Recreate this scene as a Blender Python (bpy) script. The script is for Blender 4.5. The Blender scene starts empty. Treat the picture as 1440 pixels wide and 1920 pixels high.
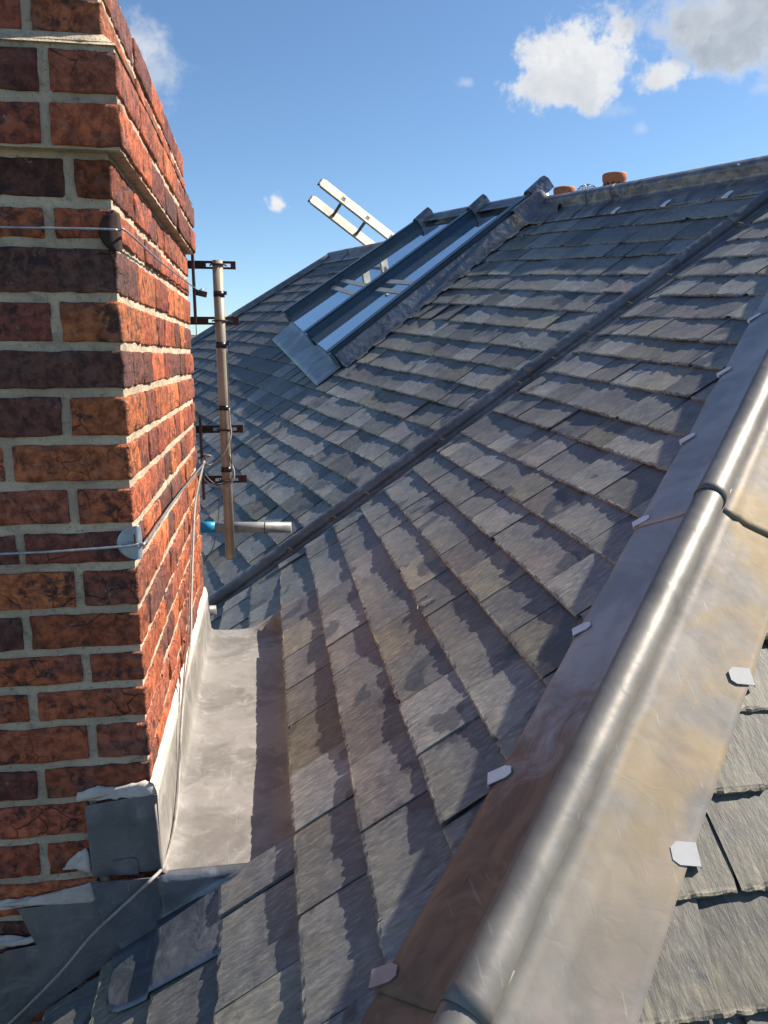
import bpy, math, random
from mathutils import Vector, Matrix, noise
R = math.radians
scene = bpy.context.scene
COL = scene.collection

# ------------------------------------------------------------------ camera
YAW, PITCH = R(8.6), R(11.4)
FW = Vector((math.sin(YAW)*math.cos(PITCH), math.cos(YAW)*math.cos(PITCH), -math.sin(PITCH)))
RT = Vector((math.cos(YAW), -math.sin(YAW), 0))
UP = RT.cross(FW)
cam_d = bpy.data.cameras.new('camera'); cam = bpy.data.objects.new('camera', cam_d); COL.objects.link(cam)
cam_d.sensor_fit = 'VERTICAL'; cam_d.sensor_height = 36; cam_d.lens = 27.02
cam_d.clip_start = 0.02; cam_d.clip_end = 3000
cam.matrix_world = Matrix(((RT.x, UP.x, -FW.x, 0), (RT.y, UP.y, -FW.y, 0), (RT.z, UP.z, -FW.z, 0), (0, 0, 0, 1)))
scene.camera = cam

# ------------------------------------------------------------------ sun, sky, exposure
SUN_AZ, SUN_EL = R(80), R(41.8)          # azimuth from +Y towards +X
SUN = Vector((math.sin(SUN_AZ)*math.cos(SUN_EL), math.cos(SUN_AZ)*math.cos(SUN_EL), math.sin(SUN_EL)))
sl = bpy.data.lights.new('sun', 'SUN'); sun = bpy.data.objects.new('sun', sl); COL.objects.link(sun)
sl.energy = 5.0; sl.angle = R(0.53); sl.color = (1.0, 0.91, 0.78)
sun.rotation_euler = SUN.to_track_quat('Z', 'Y').to_euler(); sun.location = SUN*30
world = bpy.data.worlds.new('World'); scene.world = world; world.use_nodes = True
scene.view_settings.view_transform = 'Standard'; scene.view_settings.look = 'None'
scene.view_settings.gamma = 1; scene.view_settings.use_curve_mapping = False
scene.view_settings.exposure = 0.93

# ------------------------------------------------------------------ node helper
class NT:
    def __init__(s, tree): s.t = tree; s.n = tree.nodes; s.l = tree.links
    def new(s, kind, **kw):
        nd = s.n.new(kind)
        for k, v in kw.items():
            if k == 'ins':
                for a, b in v.items():
                    sock = nd.inputs[a]
                    if isinstance(b, bpy.types.NodeSocket): s.l.new(b, sock)
                    else: sock.default_value = b
            else: setattr(nd, k, v)
        return nd
    def math(s, op, a, b=None, c=None, clamp=False):
        nd = s.n.new('ShaderNodeMath'); nd.operation = op; nd.use_clamp = clamp
        for i, v in enumerate((a, b, c)):
            if v is None: continue
            if isinstance(v, bpy.types.NodeSocket): s.l.new(v, nd.inputs[i])
            else: nd.inputs[i].default_value = v
        return nd.outputs[0]
    def vmath(s, op, a, b=None, out=0):
        nd = s.n.new('ShaderNodeVectorMath'); nd.operation = op
        for i, v in enumerate((a, b)):
            if v is None: continue
            if isinstance(v, bpy.types.NodeSocket): s.l.new(v, nd.inputs[i])
            else: nd.inputs[i].default_value = v
        return nd.outputs[out]
    def mix(s, f, a, b, mode='MIX'):
        nd = s.n.new('ShaderNodeMix'); nd.data_type = 'RGBA'; nd.blend_type = mode
        for i, v in ((0, f), (6, a), (7, b)):
            if isinstance(v, bpy.types.NodeSocket): s.l.new(v, nd.inputs[i])
            elif i: nd.inputs[i].default_value = (*v, 1) if len(v) == 3 else v
            else: nd.inputs[i].default_value = v
        return nd.outputs[2]
    def noise(s, vec, scale, detail=4, rough=0.55, dist=0, w=None):
        nd = s.n.new('ShaderNodeTexNoise')
        if w is not None:
            nd.noise_dimensions = '4D'
            if isinstance(w, bpy.types.NodeSocket): s.l.new(w, nd.inputs['W'])
            else: nd.inputs['W'].default_value = w
        s.l.new(vec, nd.inputs['Vector'])
        nd.inputs['Scale'].default_value = scale; nd.inputs['Detail'].default_value = detail
        nd.inputs['Roughness'].default_value = rough; nd.inputs['Distortion'].default_value = dist
        return nd.outputs[0]
    def ramp(s, v, lo, hi):
        nd = s.n.new('ShaderNodeMapRange'); nd.clamp = True; nd.interpolation_type = 'SMOOTHSTEP'
        s.l.new(v, nd.inputs[0]); nd.inputs[1].default_value = lo; nd.inputs[2].default_value = hi
        return nd.outputs[0]
    def mapping(s, vec, scale=(1, 1, 1), rot=(0, 0, 0)):
        nd = s.n.new('ShaderNodeMapping'); s.l.new(vec, nd.inputs[0])
        nd.inputs['Scale'].default_value = scale; nd.inputs['Rotation'].default_value = rot
        return nd.outputs[0]

def material(name):
    m = bpy.data.materials.new(name); m.use_nodes = True
    t = NT(m.node_tree); t.n.clear()
    b = t.new('ShaderNodeBsdfPrincipled'); o = t.new('ShaderNodeOutputMaterial')
    t.l.new(b.outputs[0], o.inputs[0])
    return m, t, b
def bump(t, b, h, strength, dist):
    nd = t.new('ShaderNodeBump', ins={'Strength': strength, 'Distance': dist, 'Height': h})
    t.l.new(nd.outputs[0], b.inputs['Normal'])
def setin(t, b, **kw):
    for k, v in kw.items():
        s = b.inputs[k.replace('_', ' ')]
        if isinstance(v, bpy.types.NodeSocket): t.l.new(v, s)
        elif isinstance(v, tuple) and len(v) == 3: s.default_value = (*v, 1)
        else: s.default_value = v
def simple(name, col, rough=0.5, metal=0.0, var=0.25, scale=30, bumpd=0.0006, alt=None):
    m, t, b = material(name)
    tc = t.new('ShaderNodeTexCoord').outputs['Object']
    n1 = t.noise(tc, scale, 6); n2 = t.noise(tc, scale*0.13, 3)
    c2 = alt or tuple(c*(1-var) for c in col)
    f = t.ramp(t.math('ADD', t.math('MULTIPLY', n1, 0.5), t.math('MULTIPLY', n2, 0.5)), 0.38, 0.62)
    setin(t, b, Base_Color=t.mix(f, c2, col), Roughness=t.math('ADD', rough-0.08, t.math('MULTIPLY', n1, 0.16)), Metallic=metal)
    bump(t, b, n1, 0.5, bumpd)
    return m

# ------------------------------------------------------------------ world: clear sky and a few cumulus
def build_world():
    t = NT(world.node_tree); t.n.clear()
    out = t.new('ShaderNodeOutputWorld')
    sky = t.new('ShaderNodeTexSky', sky_type='NISHITA', sun_disc=False, sun_elevation=SUN_EL, sun_rotation=SUN_AZ,
                altitude=50, air_density=0.85, dust_density=0.3, ozone_density=3.0)
    bg = t.new('ShaderNodeBackground', ins={'Color': t.mix(1.0, sky.outputs[0], (0.84, 0.95, 0.99), 'MULTIPLY'), 'Strength': 0.086})
    d = t.vmath('NORMALIZE', t.new('ShaderNodeTexCoord').outputs['Generated'])
    nz = t.noise(d, 13, 7, 0.62); nf = t.noise(d, 34, 6, 0.6); wob = t.math('SUBTRACT', t.math('ADD', t.math('MULTIPLY', nz, 1.3), t.math('MULTIPLY', nf, 0.7)), 1.0)
    def pix(x, y):
        v = FW + RT*((x-720)/1441) + UP*((960-y)/1441); return v.normalized()
    #   direction, half width, half height, density, greyness   (sizes in radians)
    clouds = [((1078, 140), .088, .054, 1.0, .08), ((1030, 168), .068, .044, 1.0, .2), ((1243, 148), .047, .030, 1.0, .10), ((1375, 45), .105, .070, 1.001, .66),
              ((1480, 10), .15, .10, 1.001, .72), ((521, 384), .024, .018, 1.0, .1), ((272, 88), .045, .040, .8, .12), ((300, 145), .050, .045, .55, .2),
              ((873, 156), .013, .009, .35, .1), ((1203, 240), .010, .012, .3, .1), ((1430, 163), .02, .012, .35, .1), ((1165, 205), .03, .016, .3, .1)]
    dens = None; grey = None
    rng = random.Random(5)
    extra = []
    for k in range(26):                       # the same scattered cumulus all round the horizon
        az = rng.uniform(50, 330); el = rng.uniform(6, 40)
        v = Vector((math.sin(R(az))*math.cos(R(el)), math.cos(R(az))*math.cos(R(el)), math.sin(R(el))))
        if v.angle(SUN) < 0.5: continue
        extra.append((v, rng.uniform(.05, .16), rng.uniform(.025, .06), 1.0, rng.uniform(.1, .6)))
    for c, hw, hh, dn, g in clouds + extra:
        c = pix(*c) if not isinstance(c, Vector) else c
        r = Vector((c.y, -c.x, 0)).normalized(); u = r.cross(c).normalized()
        x = t.math('MULTIPLY', t.vmath('DOT_PRODUCT', d, tuple(r), out=1), 1/hw)
        y = t.math('MULTIPLY', t.vmath('DOT_PRODUCT', d, tuple(u), out=1), 1/hh)
        front = t.math('GREATER_THAN', t.vmath('DOT_PRODUCT', d, tuple(c), out=1), 0.5)
        # flat-based: squeeze the lower half
        ylow = t.math('MULTIPLY', t.math('MINIMUM', y, 0.0), 1.35)
        yy = t.math('ADD', t.math('MAXIMUM', y, 0.0), ylow)
        rr = t.math('SQRT', t.math('ADD', t.math('POWER', t.math('ABSOLUTE', x), 2.0), t.math('POWER', t.math('ABSOLUTE', yy), 2.0)))
        amp = 1.9 if dn == 1.0 else 1.15 if dn > 1 else 2.6
        e = t.math('SUBTRACT', 1.0, t.math('ADD', rr, t.math('MULTIPLY', wob, amp)))
        m = t.math('MULTIPLY', t.math('MULTIPLY', t.ramp(e, 0.0, 0.5 if dn >= 1 else 1.2), dn), front)
        # greyer towards the base of each cloud
        gg = t.math('MULTIPLY', m, t.math('ADD', g, t.math('MULTIPLY', t.ramp(y, 0.7, -1.0), 0.12)))
        dens = m if dens is None else t.math('MAXIMUM', dens, m)
        grey = gg if grey is None else t.math('MAXIMUM', grey, gg)
    lump = t.ramp(t.noise(d, 26, 5, 0.6), 0.3, 0.7)
    shade = t.math('ADD', t.math('MULTIPLY', grey, 0.75), t.math('MULTIPLY', t.math('SUBTRACT', 1.0, lump), 0.24), clamp=True)
    ccol = t.mix(shade, (0.53, 0.53, 0.53), (0.17, 0.21, 0.265))
    cbg = t.new('ShaderNodeBackground', ins={'Color': ccol, 'Strength': 0.95})
    ms = t.new('ShaderNodeMixShader', ins={0: t.math('MINIMUM', dens, 0.97), 1: bg.outputs[0], 2: cbg.outputs[0]})
    t.l.new(ms.outputs[0], out.inputs[0])
build_world()

# ------------------------------------------------------------------ materials
def uv_of(t): return t.new('ShaderNodeUVMap', uv_map='UVMap').outputs[0]

def mat_slate():
    m, t, b = material('riven slate')
    uv = uv_of(t)
    oc = t.new('ShaderNodeObjectInfo').outputs['Color']
    grain = t.noise(t.mapping(uv, (120, 34, 1)), 1.0, 6, 0.62)           # riven grain up the slope
    grain2 = t.noise(t.mapping(uv, (420, 70, 1), (0, 0, 0.5)), 1.0, 5, 0.6)
    broad = t.noise(uv, 9, 5, 0.6, 0.4)
    blot = t.ramp(t.noise(t.mapping(uv, (22, 12, 1)), 1.0, 4, 0.55), 0.45, 0.75)
    c = t.mix(t.ramp(broad, 0.32, 0.68), t.mix(1.0, oc, (0.68, 0.70, 0.74), 'MULTIPLY'), oc)
    c = t.mix(t.math('MULTIPLY', t.ramp(grain, 0.44, 0.70), 0.68), c, t.mix(1.0, oc, (1.75, 1.68, 1.5), 'MULTIPLY'))
    c = t.mix(t.math('MULTIPLY', blot, 0.35), c, (0.21, 0.185, 0.145))     # dusty weathered patches
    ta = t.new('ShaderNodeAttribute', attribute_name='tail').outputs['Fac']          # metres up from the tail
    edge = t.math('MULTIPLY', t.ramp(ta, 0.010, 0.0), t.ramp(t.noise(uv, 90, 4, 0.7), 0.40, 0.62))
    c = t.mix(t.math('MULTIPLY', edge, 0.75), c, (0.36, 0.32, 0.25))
    worn = t.math('MULTIPLY', t.ramp(t.math('ADD', ta, t.math('MULTIPLY', t.math('SUBTRACT', t.noise(t.mapping(uv, (60, 22, 1)), 1.0, 4, 0.65), 0.5), 0.10)), 0.085, 0.03), 0.42)  # paler, warmer band above the tail with a ragged upper edge
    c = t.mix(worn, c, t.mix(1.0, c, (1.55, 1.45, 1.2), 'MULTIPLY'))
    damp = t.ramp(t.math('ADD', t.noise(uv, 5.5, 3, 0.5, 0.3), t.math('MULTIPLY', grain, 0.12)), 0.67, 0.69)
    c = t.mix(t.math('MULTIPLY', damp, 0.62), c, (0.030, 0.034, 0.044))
    fleck = t.ramp(t.noise(uv, 230, 2, 0.5), 0.70, 0.76)
    c = t.mix(t.math('MULTIPLY', fleck, t.math('ADD', 0.3, t.math('MULTIPLY', blot, 0.6))), c, (0.46, 0.44, 0.38))
    c = t.mix(t.math('MULTIPLY', t.ramp(grain2, 0.60, 0.72), 0.35), c, (0.30, 0.285, 0.25))
    c = t.mix(t.math('MULTIPLY', t.ramp(grain, 0.42, 0.30), 0.45), c, (0.035, 0.037, 0.043))
    scr = t.ramp(t.noise(t.mapping(uv, (300, 9, 1), (0, 0, 0.9)), 1.0, 3, 0.5), 0.70, 0.78)
    c = t.mix(t.math('MULTIPLY', scr, 0.40), c, (0.33, 0.33, 0.33))
    setin(t, b, Base_Color=c, Roughness=t.math('SUBTRACT', t.math('ADD', 0.46, t.math('MULTIPLY', broad, 0.22)), t.math('MULTIPLY', damp, 0.12)), Specular_IOR_Level=0.32)
    h = t.math('ADD', t.math('MULTIPLY', grain, 0.6), t.math('ADD', t.math('MULTIPLY', grain2, 0.2), t.math('MULTIPLY', broad, 0.9)))
    bump(t, b, h, 0.85, 0.0022)
    return m

def mat_lead(name, base=(0.30, 0.31, 0.33), patina=True, rough=0.36, metal=0.55, dark=1.0):
    m, t, b = material(name)
    p = t.new('ShaderNodeNewGeometry').outputs['Position']
    n1 = t.noise(p, 4.5, 4, 0.6, 0.6); n2 = t.noise(p, 11, 5, 0.6, 1.2); n3 = t.noise(p, 55, 5, 0.65)
    base = tuple(x*dark for x in base)
    c = t.mix(t.ramp(n1, 0.35, 0.65), tuple(x*0.62 for x in base), base)
    c = t.mix(t.math('MULTIPLY', t.ramp(n2, 0.54, 0.70), 0.35), c, tuple(min(.5, x*1.9) for x in base))
    if patina:
        c = t.mix(t.math('MULTIPLY', t.ramp(n2, 0.47, 0.66), 0.65), c, tuple(x*y for x, y in zip((0.47, 0.38, 0.25), (dark,)*3)))
        c = t.mix(t.math('MULTIPLY', t.ramp(t.noise(p, 7.3, 4, 0.6, 1.0), 0.55, 0.7), 0.5), c, tuple(x*dark for x in (0.36, 0.28, 0.27)))
    sp = t.ramp(t.noise(p, 420, 2, 0.5), 0.66, 0.72)
    c = t.mix(t.math('MULTIPLY', sp, 0.25), c, (0.5, 0.5, 0.5))
    sc = t.ramp(t.noise(t.mapping(p, (160, 8, 30), (0.4, 0.2, 0.7)), 1.0, 3), 0.66, 0.74)
    c = t.mix(t.math('MULTIPLY', sc, 0.15), c, (0.6, 0.6, 0.6))
    setin(t, b, Base_Color=c, Metallic=metal, Roughness=t.math('ADD', rough-0.10, t.math('ADD', t.math('MULTIPLY', n2, 0.14), t.math('MULTIPLY', n3, 0.12))))
    h = t.math('ADD', t.math('MULTIPLY', t.noise(p, 16, 3, 0.5, 0.5), 1.0), t.math('MULTIPLY', n3, 0.10))
    h = t.math('ADD', h, t.math('MULTIPLY', t.noise(p, 6.5, 2, 0.5, 0.6), 1.6))
    bump(t, b, h, 0.7, 0.008)
    return m

def mat_gutter():
    # dull oxidised lead: milky bloom, water marks, grit and scuffs
    m, t, b = material('gutter lead')
    p = t.new('ShaderNodeNewGeometry').outputs['Position']
    n1 = t.noise(p, 6, 5, 0.65, 0.8); n2 = t.noise(p, 28, 6, 0.7, 1.0); n3 = t.noise(p, 120, 4, 0.6)
    c = t.mix(t.ramp(n1, 0.36, 0.62), (0.17, 0.157, 0.143), (0.265, 0.247, 0.228))
    c = t.mix(t.math('MULTIPLY', t.ramp(n2, 0.50, 0.74), 0.28), c, (0.42, 0.40, 0.38))
    c = t.mix(t.math('MULTIPLY', t.ramp(n2, 0.42, 0.30), 0.4), c, (0.17, 0.13, 0.10))
    ring = t.math('ABSOLUTE', t.math('SUBTRACT', t.noise(p, 5, 2, 0.5, 0.3), 0.52))
    c = t.mix(t.math('MULTIPLY', t.math('MULTIPLY', t.ramp(ring, 0.05, 0.0), t.ramp(n2, 0.45, 0.6)), 0.3), c, (0.40, 0.38, 0.35))
    sc = t.ramp(t.noise(t.mapping(p, (200, 14, 30), (0.2, 0.1, 0.9)), 1.0, 3), 0.64, 0.72)
    c = t.mix(t.math('MULTIPLY', sc, 0.10), c, (0.6, 0.58, 0.55))
    c = t.mix(t.ramp(n3, 0.72, 0.76), c, (0.09, 0.07, 0.055))
    setin(t, b, Base_Color=c, Metallic=0.15, Roughness=t.math('ADD', 0.5, t.math('MULTIPLY', n2, 0.2)))
    bump(t, b, t.math('ADD', t.noise(p, 10, 3, 0.5, 0.4), t.math('MULTIPLY', n2, 0.12)), 0.6, 0.006)
    return m

def mat_hip_lead():
    # new sheet lead: blue grey, golden and pink patination-oil blooms, browner on the lower lengths of the left wing
    m, t, b = material('hip lead')
    p = t.new('ShaderNodeNewGeometry').outputs['Position']
    sep = t.new('ShaderNodeSeparateXYZ', ins={0: p})
    X, Y = sep.outputs[0], sep.outputs[1]
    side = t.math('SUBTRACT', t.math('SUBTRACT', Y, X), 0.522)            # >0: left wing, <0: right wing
    along = t.math('MULTIPLY', t.math('ADD', X, Y), 0.5)
    n1 = t.noise(p, 5.0, 4, 0.6, 0.8); n2 = t.noise(p, 12, 5, 0.6, 1.5); n3 = t.noise(p, 60, 5, 0.65)
    streak = t.noise(t.mapping(p, (9, 9, 9), (0.3, 0, 0.8)), 1.0, 4, 0.6, 2.0)
    c = t.mix(t.ramp(n1, 0.35, 0.65), (0.155, 0.148, 0.14), (0.225, 0.212, 0.195))
    right = t.ramp(side, -0.035, -0.06)
    gold = t.math('MULTIPLY', t.ramp(t.math('ADD', t.math('MULTIPLY', n2, 0.25), t.math('MULTIPLY', t.noise(p, 3.6, 4, 0.6, 0.8), 0.75)), 0.42, 0.62),
                  t.math('MULTIPLY', t.ramp(along, 0.45, 0.85), 0.85))
    c = t.mix(t.math('MULTIPLY', right, gold), c, (0.29, 0.215, 0.115))
    pk = t.math('MULTIPLY', t.ramp(t.noise(p, 7.7, 4, 0.6, 1.2), 0.52, 0.70), 0.25)
    c = t.mix(t.math('MULTIPLY', right, pk), c, (0.31, 0.23, 0.22))
    c = t.mix(t.ramp(side, 0.035, 0.06), c, t.mix(1.0, c, (1.95, 2.0, 2.15), 'MULTIPLY'))  # left wing lightened in the colour, standing in for sky reflected there
    low_brown = t.ramp(t.math('ADD', along, t.math('MULTIPLY', t.math('SUBTRACT', n2, 0.5), 0.50)), 0.90, 0.68)
    left = t.ramp(side, 0.035, 0.06)
    c = t.mix(t.math('MULTIPLY', t.math('MULTIPLY', low_brown, left), 0.96), c, t.mix(t.ramp(streak, 0.35, 0.65), (0.15, 0.088, 0.060), (0.26, 0.145, 0.09)))
    sp = t.ramp(t.noise(p, 380, 2, 0.5), 0.72, 0.77)
    c = t.mix(t.math('MULTIPLY', sp, 0.25), c, (0.6, 0.6, 0.6))
    sc = t.ramp(t.noise(t.mapping(p, (120, 7, 30), (0.4, 0.2, 0.7)), 1.0, 3), 0.66, 0.74)
    c = t.mix(t.math('MULTIPLY', sc, 0.14), c, (0.65, 0.65, 0.65))
    setin(t, b, Base_Color=c, Metallic=t.math('SUBTRACT', 0.42, t.math('ADD', t.math('MULTIPLY', right, 0.34), t.math('MULTIPLY', t.math('MULTIPLY', low_brown, left), 0.4)), clamp=True),
          Specular_IOR_Level=0.35, Roughness=t.math('ADD', t.math('ADD', 0.39, t.math('MULTIPLY', right, 0.17)), t.math('ADD', t.math('MULTIPLY', n2, 0.16), t.math('MULTIPLY', n3, 0.12))))
    h = t.math('ADD', t.math('ADD', t.math('MULTIPLY', t.noise(p, 9, 2, 0.45, 0.3), 1.0), t.math('MULTIPLY', t.noise(p, 24, 3, 0.5, 0.8), 0.22)), t.math('MULTIPLY', n3, 0.03))
    bump(t, b, h, 0.55, 0.007)
    return m

def mat_brick():
    m, t, b = material('handmade brick')
    tc = t.new('ShaderNodeNewGeometry').outputs['Position']
    oi = t.new('ShaderNodeObjectInfo'); oc = oi.outputs['Color']; w = t.math('MULTIPLY', oi.outputs['Random'], 40)
    n1 = t.noise(tc, 16, 5, 0.62, 0.7, w); n2 = t.noise(tc, 60, 6, 0.68, 0.3, w); n3 = t.noise(tc, 230, 4, 0.6, 0, w)
    big = t.noise(tc, 7, 3, 0.5, 0.5, w)
    vor = t.new('ShaderNodeTexVoronoi', feature='DISTANCE_TO_EDGE', ins={'Vector': t.vmath('ADD', tc, t.vmath('MULTIPLY', t.new('ShaderNodeTexNoise', ins={'Vector': tc, 'Scale': 25.0}).outputs[1], (0.03, 0.03, 0.03))), 'Scale': 19.0})
    crack = t.math('MULTIPLY', t.ramp(vor.outputs[0], 0.022, 0.0), t.ramp(big, 0.50, 0.62))
    c = t.mix(t.ramp(n2, 0.38, 0.64), t.mix(1.0, oc, (0.42, 0.38, 0.40), 'MULTIPLY'), oc)
    c = t.mix(t.math('MULTIPLY', t.ramp(n1, 0.55, 0.72), 0.55), c, t.mix(1.0, oc, (1.5, 1.5, 1.3), 'MULTIPLY'))
    dark = t.math('MULTIPLY', t.ramp(t.math('ADD', t.math('MULTIPLY', n1, 0.6), t.math('MULTIPLY', n2, 0.4)), 0.475, 0.39), 0.8)
    c = t.mix(dark, c, (0.035, 0.022, 0.022))
    soot = t.math('MULTIPLY', t.ramp(t.noise(t.mapping(tc, (9, 9, 20)), 1.0, 5, 0.65, 0.8, w), 0.50, 0.62), 0.55)
    c = t.mix(soot, c, t.mix(t.ramp(n2, 0.4, 0.6), (0.05, 0.032, 0.032), (0.15, 0.085, 0.07)))
    lime = t.math('MULTIPLY', t.ramp(t.math('ADD', t.math('MULTIPLY', n3, 0.35), t.math('MULTIPLY', t.noise(tc, 30, 6, 0.7, 1.0, w), 0.65)), 0.57, 0.66), 0.5)
    c = t.mix(lime, c, (0.42, 0.31, 0.24))
    c = t.mix(t.math('MULTIPLY', crack, 0.45), c, (0.04, 0.02, 0.015))
    c = t.mix(t.ramp(n3, 0.70, 0.76), c, (0.02, 0.013, 0.012))
    setin(t, b, Base_Color=c, Roughness=0.72, Specular_IOR_Level=0.35)
    h = t.math('ADD', t.math('MULTIPLY', n2, 1.0), t.math('ADD', t.math('MULTIPLY', n3, 0.35), t.math('MULTIPLY', n1, 0.8)))
    h = t.math('SUBTRACT', h, t.math('MULTIPLY', crack, 0.7))
    bump(t, b, h, 1.0, 0.009)
    return m

def mat_mortar():
    m, t, b = material('lime mortar')
    tc = t.new('ShaderNodeNewGeometry').outputs['Position']
    n1 = t.noise(tc, 9, 5, 0.6); n2 = t.noise(tc, 70, 7, 0.72); n3 = t.noise(tc, 260, 4, 0.7)
    c = t.mix(t.ramp(n1, 0.35, 0.65), (0.58, 0.455, 0.325), (0.80, 0.65, 0.465))
    c = t.mix(t.math('MULTIPLY', t.ramp(n2, 0.56, 0.72), 0.6), c, (0.80, 0.71, 0.56))
    c = t.mix(t.ramp(n3, 0.64, 0.70), c, (0.10, 0.08, 0.06))
    c = t.mix(t.math('MULTIPLY', t.ramp(n2, 0.46, 0.34), 0.55), c, (0.17, 0.14, 0.11))
    c = t.mix(t.math('MULTIPLY', t.ramp(t.noise(tc, 24, 6, 0.7, 0.6), 0.52, 0.66), 0.5), c, (0.26, 0.215, 0.165))
    setin(t, b, Base_Color=c, Roughness=0.9, Specular_IOR_Level=0.2)
    bump(t, b, t.math('ADD', n2, t.math('MULTIPLY', n3, 0.6)), 1.0, 0.009)
    return m

M = dict(
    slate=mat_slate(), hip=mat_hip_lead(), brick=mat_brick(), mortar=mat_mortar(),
    lead=mat_gutter(),
    lead_dark=mat_lead('dark lead', (0.20, 0.20, 0.21), False, 0.40, 0.35),
    lead_blue=mat_lead('flashing lead', (0.18, 0.20, 0.235), False, 0.38, 0.5),
    lead_pale=mat_lead('pale new lead', (0.34, 0.36, 0.38), False, 0.42, 0.4),
    lead_ridge=mat_lead('ridge lead', (0.27, 0.25, 0.28), True, 0.38, 0.6, 0.8),
    fillet=simple('white mortar fillet', (0.62, 0.55, 0.48), 0.9, 0, 0.25, 60, 0.002),
    tab=simple('zinc clip', (0.40, 0.40, 0.40), 0.75, 0.0, 0.12, 40),
    tabs=simple('pale clip', (0.80, 0.80, 0.81), 0.5, 0.1, 0.15, 40),  # clip colour raised to offset the shade on the left hip wing
    tabp=simple('pink painted clip', (0.50, 0.36, 0.33), 0.55, 0.1, 0.2, 60),
    copper=simple('tarnished clip', (0.13, 0.11, 0.09), 0.5, 0.6, 0.5, 120),
    frame=simple('blue grey frame', (0.040, 0.075, 0.115), 0.32, 0.3, 0.25, 12, 0.0002),
    rust=simple('rusty steel', (0.075, 0.032, 0.022), 0.7, 0.3, 0.5, 70, 0.001, (0.03, 0.017, 0.015)),
    pole=simple('weathered pole', (0.38, 0.35, 0.29), 0.5, 0.2, 0.4, 14, 0.0005, (0.27, 0.23, 0.17)),
    tape=simple('black tape', (0.015, 0.016, 0.02), 0.35, 0, 0.3, 80),
    cable=simple('grey cable', (0.34, 0.31, 0.28), 0.5, 0, 0.3, 90, 0.0003),
    cable_dark=simple('dark cable', (0.10, 0.09, 0.085), 0.5, 0, 0.3, 90, 0.0003),
    wire=simple('galvanised wire', (0.50, 0.52, 0.55), 0.35, 0.7, 0.4, 400, 0.0006),
    plate=simple('galvanised plate', (0.36, 0.43, 0.50), 0.4, 0.6, 0.25, 40),
    iron=simple('dark iron', (0.085, 0.055, 0.055), 0.45, 0.5, 0.5, 60, 0.001),
    greypipe=simple('grey pipe', (0.30, 0.31, 0.30), 0.5, 0.2, 0.4, 30, 0.0005, (0.17, 0.18, 0.18)),
    blue=simple('bright blue coupling', (0.02, 0.30, 0.55), 0.4, 0, 0.2, 40),
    alu=simple('worn aluminium', (0.62, 0.58, 0.50), 0.5, 0.25, 0.3, 25, 0.0005, (0.42, 0.38, 0.30)),
    rung=simple('rung aluminium', (0.24, 0.22, 0.20), 0.5, 0.4, 0.3, 25),
    terra=simple('terracotta', (0.42, 0.15, 0.065), 0.75, 0, 0.35, 25, 0.001),
    stone=simple('buff stone', (0.40, 0.30, 0.18), 0.8, 0, 0.4, 25, 0.001),
    steelmesh=simple('mesh steel', (0.30, 0.32, 0.34), 0.4, 0.7, 0.3, 60),
    chalk=simple('chalky white', (0.50, 0.49, 0.47), 0.9, 0, 0.5, 200),
    reflection=simple('pale batten', (0.36, 0.37, 0.36), 0.6, 0, 0.2, 20),  # flat pale colour of the window reflections made as strips
    deck=simple('roof felt', (0.035, 0.035, 0.038), 0.9, 0, 0.3, 20, 0.002),
    tile=simple('brown tile', (0.22, 0.15, 0.11), 0.85, 0, 0.35, 2.5, 0.01),
    wall=simple('pale render', (0.42, 0.38, 0.33), 0.9, 0, 0.2, 2),
    ground=simple('ground', (0.07, 0.085, 0.05), 0.95, 0, 0.5, 0.2, 0.02, (0.10, 0.095, 0.085)),
)
def mat_glass():
    m, t, b = material('window glass')
    tc = t.new('ShaderNodeTexCoord').outputs['Object']
    setin(t, b, Base_Color=(0.62, 0.72, 0.80), Roughness=0.03, Metallic=0.9, Specular_IOR_Level=0.8)
    bump(t, b, t.noise(tc, 1.2, 1), 0.15, 0.01)
    return m
M['glass'] = mat_glass()

# ------------------------------------------------------------------ object helpers
def link(name, me, mat=None, parent=None, smooth=False):
    o = bpy.data.objects.new(name, me); COL.objects.link(o)
    if mat is not None and not me.materials: me.materials.append(M[mat] if isinstance(mat, str) else mat)
    if parent is not None: o.parent = parent
    if smooth:
        for p in me.polygons: p.use_smooth = True
    return o
def thing(name, label, cat, loc=(0, 0, 0), group=None, o=None):
    if o is None:
        o = bpy.data.objects.new(name, None); COL.objects.link(o); o.empty_display_size = 0.1
        o.location = loc
    o['label'] = label; o['category'] = cat
    if group: o['group'] = group
    return o
def structure(o): o['kind'] = 'structure'; return o

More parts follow.
